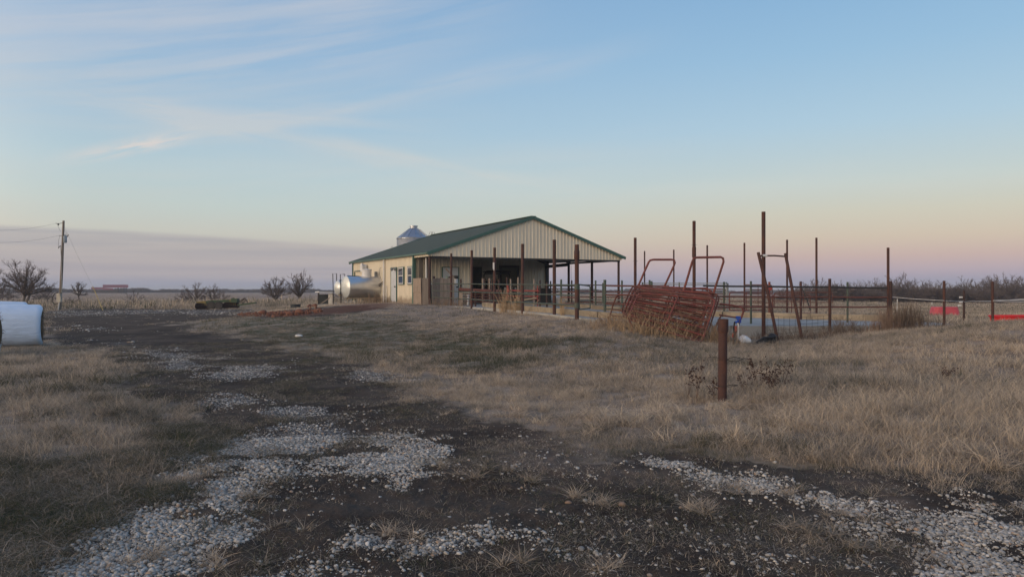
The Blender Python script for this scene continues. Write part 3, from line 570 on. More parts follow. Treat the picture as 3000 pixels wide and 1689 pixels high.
def nz_ground(x, y):
    rr = np.hypot(x, y); gr, di, ge, rd, pa = masks(x, y); nw = np.clip((40-rr)/25, 0, 1)
    return nw*((fbm(x, y, 7., 4, 3, .6)-.5)*.055*(.35+.65*di)*(1-.5*gr)+(fbm(x, y, 1.7, 3, 4)-.5)*.05*di)+(1-di)*np.clip((rr-6)/4, 0, 1)*np.clip((60-rr)/25, 0, 1)*(fbm(x, y, 3.5, 3, 9)-.5)*.05
gravel('track_gravel', 330000, 3.5, 8.5, .0036, .021, 'pale limestone gravel in the near wheel track', .018)
gravel('middle_gravel', 200000, 8.5, 22, .0065, .022, 'pale gravel patches further up the track', .02)
gravel('far_gravel', 60000, 21, 85, .02, .07, 'thin pale gravel on the far part of the track', .015)
# ------------------------------------------------------------------ concrete pad and kerbs
import bmesh
def build_pad():
    bm = bmesh.new(); vs = [bm.verts.new((x, y, 0)) for x, y in pad_xy]; bm.faces.new(vs)
    for xx in np.arange(-4.5, 15.4, .75):
        bmesh.ops.bisect_plane(bm, geom=bm.verts[:]+bm.edges[:]+bm.faces[:], plane_co=(xx, 0, 0), plane_no=(1, 0, 0))
    bmesh.ops.triangulate(bm, faces=bm.faces[:])
    if sum(f.normal.z for f in bm.faces) < 0: bmesh.ops.reverse_faces(bm, faces=bm.faces[:])
    for v in bm.verts: v.co.z = float(padz(v.co.x, 0))
    be = [e for e in bm.edges if e.is_boundary]; r = bmesh.ops.extrude_edge_only(bm, edges=be)
    for v in [q for q in r['geom'] if isinstance(q, bmesh.types.BMVert)]: v.co.z -= 1.0
    bmesh.ops.recalc_face_normals(bm, faces=bm.faces[:])
    me = bpy.data.meshes.new('concrete_pad'); bm.to_mesh(me); bm.free(); me.materials.append(CONC)
    o = bpy.data.objects.new('concrete_pad', me); COL.objects.link(o); tag(o, 'grey concrete pad under the pens and the barn front', kind='structure')
build_pad()
def sz(x, y):                               # standing height: pad where there is pad, else ground
    p = np.array([float(x)]), np.array([float(y)])
    return float(padz(x, y)) if pdist(p[0], p[1], pad_xy)[0] > 0 else gz(x, y)
def kerb(name, pts, wdt, h, m, label, dz=0.):
    mb = MB(); dl = []
    for (x1, y1), (x2, y2) in zip(pts[:-1], pts[1:]):
        L = math.hypot(x2-x1, y2-y1); k = max(1, int(L/1.5))
        for i in range(k):
            a, b = i/k, (i+1)/k-.012/L; A_ = Vector((x1+(x2-x1)*a, y1+(y2-y1)*a, 0)); B_ = Vector((x1+(x2-x1)*b, y1+(y2-y1)*b, 0))
            j = random.uniform(-.008, .008)
            A_.z = float(padz(A_.x, 0))+h/2-.02+j+dz; B_.z = float(padz(B_.x, 0))+h/2-.02+j+dz; mb.bar(A_, B_, wdt, h)
    o = mb.build(name, m); return tag(o, label, kind='structure')
kerb('concrete_kerb', [(-1.35, 35.9), (-.50, 32.4), (.42, 30.0), (1.9, 27.7), (3.1, 26.0), (4.4, 25.2)], .22, .24, CONCT, 'low stained concrete kerb just inside the front fence')
kerb('concrete_feed_bunk', [(3.3, 44.0), (5.5, 39.8), (9.6, 33.0), (12.4, 30.3), (15.4, 27.5)], .45, .26, CONCT, 'tan concrete bunk kerb along the far side of the pad')
kerb('concrete_step_kerb', [tuple(B(5.2, .9, 0).xy), tuple(B(12.0, .7, 0).xy)], .3, .16, CONCT, 'low tan kerb under the open front of the barn')
# ------------------------------------------------------------------ barn
barn = thing('barn', B(0, 0, FL), 'long cream steel barn with a green gable roof and an open front bay', 'barn')
W_ = 12.6; ZE = 3.60; ZR = 5.76; GB = 3.43; LEN = 15.7
def roofz(gv): return ZE+(ZR-ZE)*(1-abs(gv-W_/2)/(W_/2))
def ribsheet(name, o, u, nrm, u0, u1, zlo, zhi, m, parent, pitch=.229, rh=.028, wide=.914):
    """steel sheets side by side, each its own part; zlo/zhi functions of the distance along u"""
    a = u0; i = 0; out = []
    while a < u1-.02:
        b = min(a+wide, u1); mb = MB(); prof = [(a, 0.)]; x = a+pitch*.5
        while x < b-.03:
            prof += [(x-.036, 0.), (x-.018, rh), (x+.018, rh), (x+.036, 0.)]; x += pitch
        prof.append((b-.002, 0.)); prof = [p for p in prof if a <= p[0] <= b]; j = random.uniform(-.002, .002)
        for (x0, h0), (x1, h1) in zip(prof[:-1], prof[1:]):
            A_ = o+u*x0+nrm*(h0+j); B_ = o+u*x1+nrm*(h1+j)
            mb.poly([A_+Vector((0, 0, zlo(x0))), B_+Vector((0, 0, zlo(x1))), B_+Vector((0, 0, zhi(x1))), A_+Vector((0, 0, zhi(x0)))])
        a = b; mb.build(name, m, parent)
cst = lambda v: (lambda x: v)
ribsheet('gable_sheet', B(0, 0, 0), G_, -S_, .06, W_-.06, cst(GB), lambda x: roofz(x)-.03, WALL, barn)
SW = 2.35
ribsheet('side_sheet', B(.05, 0, 0), S_, -G_, SW, 5.36, cst(FL+.1), cst(ZE), WALL, barn)
ribsheet('side_sheet', B(.05, 0, 0), S_, -G_, 5.36, 6.47, cst(2.96), cst(ZE), WALL, barn)
ribsheet('side_sheet', B(.05, 0, 0), S_, -G_, 6.47, 15.2, cst(FL+.1), cst(ZE), WALL, barn)
ribsheet('front_sheet', B(0, SW, 0), G_, -S_, .06, 3.56, cst(FL+.02), lambda x: roofz(x)-.03, WALL, barn)
ribsheet('back_sheet', B(0, 9, 0), G_, -S_, 3.6, 12.5, cst(FL+.02), lambda x: roofz(x)-.03, WALL, barn)
ribsheet('bay_sheet', B(3.58, 0, 0), S_, G_, SW, 9, cst(FL+.02), cst(roofz(3.58)-.03), WALL, barn)
ribsheet('rear_side_sheet', B(12.5, 0, 0), S_, G_, 9, 15.2, cst(FL+.02), cst(ZE), WALL, barn)
ribsheet('rear_gable_sheet', B(0, 15.2, 0), G_, S_, .05, 12.5, cst(FL+.02), lambda x: roofz(x)-.03, WALL, barn)
MB().bar(B(.05, SW, FL+.03), B(.05, 15.2, FL+.03), .12, .14).build('footing', CONCT, barn)
# roof: two ribbed slopes with real thickness
def slope(sgn):
    mb = MB(); g0 = W_/2; ge = -.12 if sgn < 0 else W_+.12; ze = ZE-(ZR-ZE)/(W_/2)*.12
    ss = -.12; prof = []
    x = -.12; prof.append((x, 0)); x += .12
    while x < LEN: prof += [(x-.03, 0), (x-.012, .022), (x+.012, .022), (x+.03, 0)]; x += .305
    prof.append((LEN, 0))
    for (a, ha), (b, hb) in zip(prof[:-1], prof[1:]):
        mb.poly([B(ge, a, ze+ha+.03), B(ge, b, ze+hb+.03), B(g0, b, ZR+hb+.03), B(g0, a, ZR+ha+.03)])
    mb.poly([B(ge, -.12, ze), B(g0, -.12, ZR), B(g0, LEN, ZR), B(ge, LEN, ze)])
    mb.poly([B(ge, -.12, ze), B(ge, LEN, ze), B(ge, LEN, ze+.03), B(ge, -.12, ze+.03)])
    mb.poly([B(ge, LEN, ze), B(g0, LEN, ZR), B(g0, LEN, ZR+.03), B(ge, LEN, ze+.03)])
    mb.build('roof', ROOFM, barn)
slope(-1); slope(1)
for ge, q in ((-.14, 1), (W_+.14, -1)):
    ze = ZE-.05; MB().bar(B(ge, -.15, ze+.0), B(W_/2-.0*q, -.15, ZR+.0), .035, .17).build('rake_trim', TRIMG, barn)
    MB().bar(B(ge, LEN, ze), B(W_/2, LEN, ZR), .035, .17).build('rake_trim', TRIMG, barn)
MB().bar(B(-.13, -.14, ZE-.02), B(-.13, LEN, ZE-.02), .05, .09).build('eave_trim', TRIMG, barn)
MB().bar(B(W_+.13, -.14, ZE-.02), B(W_+.13, LEN, ZE-.02), .05, .09).build('eave_trim', TRIMG, barn)
MB().bar(B(W_/2, -.16, ZR+.065), B(W_/2, LEN, ZR+.065), .34, .03).build('ridge_cap', TRIMG, barn)
MB().bar(B(.02, .0, 3.50), B(.02, SW-.02, 3.50), .06, .16).build('eave_board', WALL, barn)
def post_box(gv, sv, z0, z1, wd, name, m): return MB().quad_box(B(gv, sv, (z0+z1)/2), G_*wd/2, S_*wd/2, (0, 0, (z1-z0)/2)).build(name, m, barn)
post_box(.0, SW-.05, FL+.05, ZE-.03, .16, 'corner_trim', TRIMG)
post_box(.02, 15.2, FL+.05, ZE-.03, .10, 'corner_trim', TRIMG)
def pipe_col(gv, sv, z1, r=.075, m=RUSTD): return MB().tube([B(gv, sv, FL-.45), B(gv, sv, z1)], r, 10).build('column', m, barn, True)
pipe_col(.1, .12, 3.42); pipe_col(12.42, .15, 3.42)
for s_ in (3.05, 5.9): pipe_col(12.4, s_, 3.45, .085)
post_box(12.45, 8.95, FL-.2, 3.5, .22, 'corner_column', DARKM)
MB().bar(B(.1, .1, 3.40), B(12.45, .1, 3.40), .12, .14).build('front_beam', DARKM, barn)
MB().bar(B(12.4, 0.2, 3.43), B(12.4, 5.9, 3.43), .12, .12).build('side_beam', DARKM, barn)
MB().bar(B(12.4, 5.9, 3.36), B(12.4, 9, 3.30), .14, .22).build('side_beam', DARKM, barn)
for s_ in (3.05, 5.9, 8.8):
    MB().bar(B(.1, s_, 3.5), B(W_/2, s_, ZR-.16), .1, .22).build('rafter', DARKM, barn); MB().bar(B(W_-.1, s_, 3.5), B(W_/2, s_, ZR-.16), .1, .22).build('rafter', DARKM, barn)
for gv in (1.3, 2.8, 4.3, 5.8, 6.8, 8.3, 9.8, 11.3): MB().bar(B(gv, .15, roofz(gv)-.09), B(gv, 8.9, roofz(gv)-.09), .06, .14).build('purlin', DARKM, barn)
# doors, windows
def leaf(c, ux, uy, nrm, hw, hh, m, name, fr=TRIMG, fw=.05, thick=.03):
    d = MB().quad_box(c, ux*hw, nrm*thick, uy*hh).build(name, m, barn)
    f = MB()
    for s in (-1, 1): f.quad_box(c+ux*s*(hw+fw/2), ux*fw/2, nrm*(thick+.015), uy*(hh+fw)); 
    f.quad_box(c+uy*(hh+fw/2), ux*hw, nrm*(thick+.012), uy*fw/2)
    f.build('door_frame', fr, d); return d
UZ = Vector((0, 0, 1))
sd = leaf(B(.03, 5.915, FL+1.08), S_, UZ, G_, .50, 1.06, DOORM, 'side_door')
MB().tube([B(-.02, 5.52, FL+1.02), B(-.10, 5.52, FL+1.02)], .035, 8).build('door_handle', DARKM, sd)
fd = leaf(B(2.21, SW-.03, FL+1.06), G_, UZ, S_, .475, 1.04, DOORM, 'front_door')
MB().tube([B(2.6, SW-.05, FL+1.0), B(2.6, SW-.15, FL+1.0)], .04, 8).build('door_handle', DARKM, fd)
def window(s0, s1):
    c = B(.0, (s0+s1)/2, 2.45); hw = (s1-s0)/2; f = MB(); hh = .48; nrm = G_
    for s in (-1, 1): f.quad_box(c+S_*s*(hw-.02), S_*.025, nrm*.05, UZ*hh)
    for z in (-1, 0, 1): f.quad_box(c+UZ*z*(hh-.03), S_*(hw-.045), nrm*.048, UZ*.025)
    fr = f.build('window', WHITEP, barn)
    t = MB()
    for s in (-1, 1): t.quad_box(c+S_*s*(hw+.02), S_*.02, nrm*.045, UZ*(hh+.04))
    for z in (-1, 1): t.quad_box(c+UZ*z*(hh+.02), S_*hw, nrm*.043, UZ*.02)
    t.build('window_trim', TRIMG, fr)
    for z in (-.5, .5): MB().quad_box(c+UZ*z*(hh-.03)+G_*(-.02 if z > 0 else -.01), S_*(hw-.06), nrm*.008, UZ*(hh/2-.045)).build('pane', GLASS, fr)
    return fr
window(4.05, 4.94); window(2.55, 3.29)
MB().tube([B(-.07, 7.65, ZE-.05), B(-.07, 7.65, FL+.05)], .05, 8).build('downspout', WHITEP, barn, True)
q = MB()
for a, b in (((12.4, 2.95), (14.6, 2.95)), ((12.4, .9), (12.4, 2.9)), ((14.6, .9), (14.6, 2.9))): q.bar(B(-.02, a[0], a[1]), B(-.02, b[0], b[1]), .05, .07, up=tuple(G_))
q.build('rear_door_trim', TRIMG, barn)
fan = MB(); fan.lathe(B(-.05, 11.6, 3.12), [(.20, 0), (.24, .05), (.22, .12), (.30, .34), (.27, .34)], 12, tuple(-G_)); fan.build('exhaust_fan', WHITEP, barn)
lt = MB(); lt.box(tuple(B(-.16, 5.28, 2.88)-Vector((.06, .06, .05))), tuple(B(-.16, 5.28, 2.88)+Vector((.06, .06, .05)))); lt.lathe(B(-.16, 5.45, 2.92), [(.03, 0), (.09, .16), (.09, .19)], 10, (-.6, -.5, -.5)); lt.lathe(B(-.16, 5.12, 2.92), [(.03, 0), (.08, .16), (.08, .19)], 10, (.1, -.8, -.5)); lt.build('floodlight', GREYP, barn)
MB().tube([B(-.03, 7.75, 2.2), B(-.1, 8.3, 2.0), B(-.4, 9.4, 1.75), B(-.8, 10.2, 1.85)], .03, 6).tube([B(-.03, 7.75, 2.1), B(-.1, 8.3, 1.9), B(-.4, 9.4, 1.62), B(-.8, 10.2, 1.8)], .025, 6).build('hose', BLACK, barn, True)
MB().tube([B(-.03, 8.3, 3.05), B(-.12, 8.25, 3.0), B(-.10, 8.4, 2.6), B(-.04, 8.2, 2.2)], .012, 5).build('cable', DARKM, barn)
MB().tube([B(-.06, 7.2, FL), B(-.06, 7.2, FL+.9), B(-.06, 7.2, FL+1.1)], .03, 6).build('riser_pipe', WHITEP, barn)
# inner dark doorways of the back wall
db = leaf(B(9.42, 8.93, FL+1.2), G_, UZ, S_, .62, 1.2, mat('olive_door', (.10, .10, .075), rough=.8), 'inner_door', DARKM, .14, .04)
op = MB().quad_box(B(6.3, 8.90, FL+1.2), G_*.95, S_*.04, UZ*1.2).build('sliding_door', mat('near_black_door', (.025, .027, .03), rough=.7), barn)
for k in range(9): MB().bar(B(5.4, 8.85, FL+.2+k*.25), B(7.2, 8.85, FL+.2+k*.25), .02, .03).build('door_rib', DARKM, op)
MB().tube([B(11.4, 4, 3.5), B(11.42, 4, 2.6), B(11.44, 4, 2.1)], .008, 4).build('hanging_cord', BLACK, barn)
# white drain pipe frame and clutter by the front left corner
pp = MB().tube([B(.35, 1.3, 3.42), B(.35, 1.3, 1.98), B(.35, 1.3, 1.95), B(2.0, 1.0, 1.93)], .05, 8).build('white_plastic_pipe', WHITEP, None, True)
tag(pp, 'white plastic pipe bent down from the eave over the grey plank screen', 'pipe')
ps = thing('plank_screen', B(0, .5, FL-.1), 'weathered plywood and grey plank screen at the front left corner of the barn', 'screen')
for z0, z1, o_ in ((.66, 1.48, .0), (1.485, 2.27, .015)):
    c = B(-.06-o_, 1.58, (z0+z1)/2); MB().quad_box(c, S_*.63, G_*.012, (0, 0, (z1-z0)/2)).build('plywood_sheet', PLY, ps)
for k in range(4):
    s0 = .92-.2*k; MB().quad_box(B(-.0+.01*k, s0-.10, 1.45+.02*(k % 2)), S_*.095, G_*.018, (0, 0, .80)).build('plank', PLANK, ps)
for k in range(6):
    g0 = .22+.21*k; MB().quad_box(B(g0+.1, .0-.012*(k % 2), 1.44+.03*(k % 3)), G_*.10, S_*.018, (0, 0, .79)).build('plank', PLANK if k < 2 else PLY, ps)
for gv in (.35, 1.25): MB().quad_box(B(gv, .12, 1.5), G_*.05, S_*.05, (0, 0, .85)).build('plank_post', RUSTD, ps)
for gv, sv in ((.3, 2.0), (.75, 1.9)): MB().quad_box(B(gv, sv, 2.1), G_*.12, S_*.02, (0, 0, 1.3)).build('upright_board', PLANK, ps)
# clutter on the screen
b1 = thing('bucket', B(1.95, .95, 1.98), 'white bucket with a dark lid balanced on the plank screen beside the front door', 'bucket')
MB().lathe(B(1.95, .95, 1.98), [(.13, 0), (.15, .26), (.145, .26)], 14).build('bucket_body', WHITEP, b1, True); MB().lathe(B(1.95, .95, 2.24), [(.16, 0), (.16, .16), (.12, .18)], 14).build('lid', DARKM, b1, True)
tag(MB().bar(B(1.85, .9, 2.3), B(1.35, .9, 2.8), .07, .07).build('wooden_stake', PLY, None), 'short pale stake leaning above the white bucket', 'stake')
tag(MB().lathe(B(1.45, .95, 1.98), [(.07, 0), (.09, .05), (.09, .28), (.04, .36), (.04, .42)], 10).build('plastic_jug', mat('dull_green_plastic', (.16, .24, .20), rough=.4), None, True), 'dull green jug left of the white bucket', 'jug')
# ------------------------------------------------------------------ grain bins
def grain_bin(px, d, r, ysh, ytop, label):
    c = P(px, 850, d); c.z = gz(c.x, c.y); zs = E-(ysh-HOR)*d/F; zt = E-(ytop-HOR)*d/F
    t = thing('grain_bin', c, label, 'grain bin', 'galvanised grain bins behind the barn')
    prof = []; z = c.z
    while z < zs: prof += [(r+.0, z-c.z), (r+.02, z-c.z+.05)]; z += .10
    MB().lathe(c, prof, 36).build('bin_wall', GALV, t)
    co = MB(); co.lathe(c, [(r+.06, zs-c.z-.03), (r+.06, zs-c.z), (.36, zt-c.z-.22), (.35, zt-c.z-.18)], 28); co.build('bin_roof', GALV, t)
    for k in range(14):
        a = 2*PI*k/14; u = Vector((math.cos(a), math.sin(a), 0)); MB().bar(c+u*(r+.05)+UZ*(zs-c.z+.02), c+u*.36+UZ*(zt-c.z-.20), .03, .04).build('roof_rib', GALV, t)
    MB().lathe(c, [(.30, zt-c.z-.24), (.31, zt-c.z-.03), (.36, zt-c.z-.03), (.36, zt-c.z+.02), (.1, zt-c.z+.06)], 20).build('bin_cap', RUSTD if False else GALV, t, True)
    return t, c, zs, zt
t, c, zs, zt = grain_bin(1212, 62, 1.41, 699, 662, 'galvanised grain bin with a conical lid rising high above the green roof')
MB().bar(c+Vector((.55, -.25, zt-c.z-.3)), c+Vector((1.42, -.45, zs-c.z+.02)), .12, .05).build('bin_ladder', WHITEP, t)
for k in (0, .28): MB().tube([c+Vector((1.25+k*.6, -.5, zs-c.z-.6)), c+Vector((1.25+k*.6, -.5, zs-c.z+.1)), c+Vector((1.45+k*.6, -.5, zs-c.z+.55)), c+Vector((1.62+k*.6, -.5, zs-c.z+.50)), c+Vector((1.66+k*.6, -.5, zs-c.z-.6))], .02, 6).build('ladder_hoop', GREYP, t)
t, c, zs, zt = grain_bin(1192, 67, 1.4, 736, 706, 'lower galvanised grain bin mostly hidden behind the roof')
MB().tube([c+Vector((-1.4, -.2, zs-c.z-.5)), c+Vector((-1.4, -.2, zs-c.z+.35)), c+Vector((-1.32, -.2, zs-c.z+.47)), c+Vector((-1.2, -.2, zs-c.z+.3)), c+Vector((-1.2, -.2, zs-c.z-.5))], .02, 6).build('ladder_hoop', GREYP, t)
# ------------------------------------------------------------------ steel milk tanks
def tank(c, axis, r, L, label, zg, chimney=True):
    axis = Vector(axis).normalized(); t = thing('steel_tank', (c.x, c.y, zg), label, 'tank', 'stainless tanks lying beside the barn')
    n = 32
    MB().lathe(c, [(r, 0), (r, L)], n, tuple(axis)).build('tank_shell', STEEL, t, True)
    MB().lathe(c, [(r*1.01, .03), (r*1.01, -.02), (r*.85, -.10), (r*.5, -.17), (.02, -.20)], n, tuple(axis)).build('tank_end', mat('pale_tank_end', (.62, .66, .66), (.5, .53, .54), rough=.4, metal=.35), t, True)
    MB().lathe(c+axis*L, [(r*1.01, -.03), (r*1.01, .02), (r*.8, .12), (.02, .2)], n, tuple(axis)).build('tank_end', STEEL, t, True)
    sd = Vector((axis.y, -axis.x, 0))
    MB().bar(c+axis*.1-UZ*(r+.02), c+axis*L-UZ*(r+.02), .9*r, .1).build('tank_base', CONCT, t)
    for a in (.3, L*.35, L*.65, L-.2):
        for s in (-1, 1): MB().tube([c+axis*a+sd*s*.35*r-UZ*(r+.05), Vector(((c+axis*a+sd*s*.35*r).x, (c+axis*a+sd*s*.35*r).y, zg))], .035, 6).build('leg', GREYP, t)
    if chimney:
        MB().lathe(c+axis*(L*.62)+UZ*(r-.12), [(.30, 0), (.30, .5), (.33, .5), (.33, .56), (.05, .6)], 20).build('vent_drum', WHITEP, t, True)
        MB().lathe(c+axis*(L*.9)+UZ*(r-.12), [(.10, 0), (.10, .42), (.02, .43)], 10).build('vent_pipe', GREYP, t, True)
    MB().tube([c+axis*.1+UZ*(r+.02), c+axis*.8-sd*-.15+UZ*(r*.98), c+axis*1.4+sd*.35+UZ*(r*.75), c+axis*1.9+sd*.6+UZ*(r*.35)], .025, 6).build('hose', BLACK, t, True)
    return t
gt = .74
c1 = P(1013, 840, 45.9); tank(c1, (.80, .60, 0), .68, 2.3, 'large shiny horizontal steel tank with a white vent drum beside the barn wall', gt)
c2 = P(990, 842, 48.6); tank(c2, (.80, .60, 0), .47, 2.0, 'smaller steel tank half hidden behind the large shiny tank', gt, False)
tp = MB().box(tuple(P(930, 850, 45)-Vector((0, 0, P(930, 850, 45).z-gt+.18))), tuple(P(1100, 850, 49)+Vector((0, 0, gt-P(1100, 850, 49).z+.0)))).build('tank_slab', CONC); tag(tp, 'small concrete slab under the steel tanks', kind='structure')
for i, (pts, lb) in enumerate((([(977, 868), (975, 801), (986, 801), (986, 823)], 'left one of the two dark gooseneck pipes by the tanks'), ([(999, 850), (997, 803), (1010, 803), (1010, 811)], 'right one of the two dark gooseneck pipes by the tanks'))):
    pts = [P(x, y, 45.6+i*.5) for x, y in pts]; pts[0].z = gt; tag(MB().tube(pts, .028, 6).build('gooseneck_pipe', DARKM, None), lb, 'pipe', 'gooseneck pipes')
# shed
sh = thing('lean_to_shed', P(952, 893, 46), 'little open shed with a white sheet roof left of the tanks', 'shed'); zb = P(952, 893, 46).z
MB().bar(P(929, 855, 46), P(976, 857, 46.4), 1.6, .07).build('shed_roof', WHITEP, sh)
for x, m in ((933, DARKM), (974, GREYP)): 
    a = P(x, 857, 45.9); MB().bar((a.x, a.y, zb), a, .08, .08).build('shed_post', m, sh)
a = P(968, 860, 45.7); MB().quad_box((a.x, a.y, (a.z+zb)/2), (.13, 0, 0), (0, .02, 0), (0, 0, (a.z-zb)/2)).build('white_board', PLY if False else mat('blotched_white_board', (.56, .54, .50), (.40, .36, .30), .8, 8., .8), sh)
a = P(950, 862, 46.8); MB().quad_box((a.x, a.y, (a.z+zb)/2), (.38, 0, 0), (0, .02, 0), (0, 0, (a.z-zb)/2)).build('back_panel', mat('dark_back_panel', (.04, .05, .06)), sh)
MB().bar(P(940, 889, 45.2), P(966, 872, 45.4), .06, .06).build('leaning_board', PLY, sh)
# ------------------------------------------------------------------ utility vehicle in the bay
def utv():
    o = P(1457, 850, 47.6); o.z = FL; t = thing('utility_vehicle', o, 'dark open-sided farm utility vehicle with a roof parked inside the open bay', 'vehicle')
    rz = R(-52); M_ = Matrix.Rotation(rz, 3, 'Z')
    def L(x, y, z): return o+M_@Vector((x, y, z))
    U_, V_ = M_@Vector((1, 0, 0)), M_@Vector((0, 1, 0)); DK = mat('dark_green_plastic', (.02, .032, .03), rough=.5)
    MB().quad_box(L(0, -.05, .62), U_*1.3, V_*.62, UZ*.17).quad_box(L(1.0, 0, .86), U_*.36, V_*.6, UZ*.14).quad_box(L(-.95, 0, .92), U_*.42, V_*.68, UZ*.17).build('body', DK, t)
    for y in (-.32, .32): MB().quad_box(L(-.22, y, .86), U_*.24, V_*.25, UZ*.08).quad_box(L(-.46, y, 1.15), U_*.05, V_*.25, UZ*.26).build('seat', BLACK, t)
    f = MB()
    for y in (-.6, .6): f.tube([L(.95, y, .95), L(.55, y, 1.75), L(.4, y, 1.93), L(-.5, y, 1.95), L(-.65, y, 1.8), L(-.75, y, .95)], .03, 8)
    f.tube([L(.5, -.6, 1.85), L(.5, .6, 1.85)], .03, 8).tube([L(-.6, -.6, 1.88), L(-.6, .6, 1.88)], .03, 8).tube([L(-.7, -.6, 1.35), L(-.7, .6, 1.35)], .025, 8); f.build('roll_cage', BLACK, t, True)
    MB().quad_box(L(-.05, 0, 2.0), U_*.62, V_*.68, UZ*.03).quad_box(L(-.05, 0, 2.05), U_*.5, V_*.5, UZ*.03).build('roof', BLACK, t)
    for x in (-.9, .95):
        for y in (-.62, .62):
            w_ = MB().lathe(L(x, y-.12, .32), [(.16, 0), (.31, .0), (.33, .04), (.33, .20), (.31, .24), (.16, .24)], 18, tuple(V_)).build('wheel', BLACK, t, True); MB().lathe(L(x, y-.13, .32), [(.16, 0), (.15, .26)], 12, tuple(V_)).build('rim', GREYP, w_)
    MB().tube([L(.55, .3, 1.0), L(.4, .3, 1.2)], .02, 6).lathe(L(.38, .3, 1.22), [(.16, 0), (.18, .02), (.16, .04)], 12, tuple(M_@Vector((-.7, 0, .7)))).build('steering_wheel', BLACK, t)
    MB().quad_box(L(1.37, 0, .78), U_*.02, V_*.5, UZ*.06).build('grille', GREYP, t)
    for y in (-.42, .42): MB().lathe(L(1.36, y, .92), [(.07, 0), (.06, .05)], 10, tuple(U_)).build('headlight', WHITEP, t)
utv()
def clut(name, o, label, cat): return tag(o, label, cat)
clut('', MB().quad_box(B(9.3, 4.0, FL+.45), G_*.4, S_*.3, UZ*.45).bar(B(8.95, 3.7, FL+.9), B(9.65, 3.7, FL+.9), .7, .06).build('work_bench', DARKM, None), 'dark boxy bench right of the vehicle in the bay', 'bench')
clut('', MB().quad_box(B(9.1, 1.6, FL+.14), G_*.28, S_*.18, UZ*.13).quad_box(B(9.1, 1.6, FL+.28), G_*.26, S_*.16, UZ*.015).build('storage_box', mat('pale_grey_box', (.26, .30, .34), rough=.5), None), 'small pale grey box on the floor at the barn front', 'box')
clut('', MB().bar(B(8.9, 1.8, FL+1.05), B(9.5, 1.5, FL+.05), .10, .04).build('metal_ramp', GREYP, None), 'grey metal strip propped behind the pale grey box', 'metal strip')
a = P(1622, 884, 57); tag(MB().lathe((a.x-.55, a.y, a.z+.28), [(.1, 0), (.30, .08), (.34, .4), (.28, .8), (.32, 1.1), (.12, 1.2)], 14, (1, .1, .02)).build('white_bag', WHITEP, None, True), 'lumpy white sack lying in the grass behind the pens', 'sack')
a = P(1371, 891, 40.2); tag(MB().lathe((a.x, a.y, FL), [(.055, 0), (.055, .50), (.065, .50), (.065, .56)], 10).build('white_stub_pipe', WHITEP, None, True), 'short white stub pipe standing right of the front door', 'pipe')
# ------------------------------------------------------------------ pipe posts, fences
def postpart(t, px, ytop, d, r, m=RUST, base=None, lean=0., collar=None, name='post'):
    a = P(px, ytop, d); zb = (sz(a.x, a.y) if base is None else base)-.25
    mb = MB().tube([(a.x-lean*(a.z-zb), a.y, zb), (a.x, a.y, a.z)], r, 12)
    o = mb.build(name, m, t, True)
    if collar:                              # threaded pipe coupling
        zc = a.z-collar; MB().lathe((a.x, a.y, zc-.16), [(r, 0), (r*1.28, .05), (r*1.28, .28), (r, .33)], 14).build('coupling', m, o if t else None, True)
    return o
def rail(t, pts, r, m, name='rail'): return MB().tube(pts, r, 8).build(name, m, t, True)
def at(px, py, d): return P(px, py, d)
ff = thing('corral_fence', (P(1400, 900, 34)), 'front pen fence of tall rusty posts with three green pipe rails ending at the barn', 'fence')
FP = [(1322, 742, 38.2, .055), (1382, 733, 35.0, .06), (1448, 725, 32.0, .06), (1530, 702, 29.1, .062), (1624, 702, 26.7, .064)]
FP = [(1322, 742, 38.2, .055), (1382, 733, 35.0, .060), (1449, 725, 32.0, .062), (1531, 714, 29.1, .063), (1624, 702, 26.7, .064)]
for px, y, d, r in FP: postpart(ff, px, y, d, r)
postpart(ff, 1690, 716, 24.6, .072, collar=.35)
R1 = [(1266, 829.8, 38.9), (1322, 830.5, 38.1), (1382, 831, 34.9), (1449, 832, 31.9), (1531, 833, 29.0), (1624, 833.5, 26.6), (1690, 834, 24.6)]
for k, (da, db_) in enumerate(((0, 0), (20.5, 30.5), (40, 59))):
    for (a, b) in zip(R1[:-1], R1[1:]):
        ta = (a[0]-1266)/424; tb = (b[0]-1266)/424
        rail(ff, [P(a[0], a[1]+da+(db_-da)*ta, a[2]), P((a[0]+b[0])/2, (a[1]+b[1])/2+da+(db_-da)*(ta+tb)/2+.7, (a[2]+b[2])/2), P(b[0], b[1]+da+(db_-da)*tb, b[2])], .024, GREENP)
mbx = MB().quad_box(P(1446, 778, 31.85), (.035, 0, 0), (0, .04, 0), (0, 0, .14)).quad_box(P(1447, 786, 31.85), (.02, 0, 0), (0, .03, 0), (0, 0, .08)).build('outlet_box', WHITEP, ff)
# green gate swung open
gg_ = thing('pipe_gate', P(1697, 903, 24.7), 'narrow green pipe gate hanging open beside the coupled rusty post', 'gate')
gd = 26.2
rail(gg_, [P(1696.5, 833, 24.6), P(1715, 835.5, 25.5), P(1727, 837.5, gd), P(1729, 841, gd), P(1729, 902, gd), P(1697, 906, 24.6), P(1696.5, 833, 24.6)], .024, GREENP, 'gate_frame')
for y1, y2 in ((858, 859), (881, 880)): rail(gg_, [P(1696.5, y1, 24.6), P(1729, y2, gd)], .018, GREENP, 'gate_rail')
for y in (842, 897): MB().lathe(P(1690, y, 24.6)-UZ*.06, [(.085, 0), (.085, .18)], 12).build('hinge_band', GREENP, gg_)
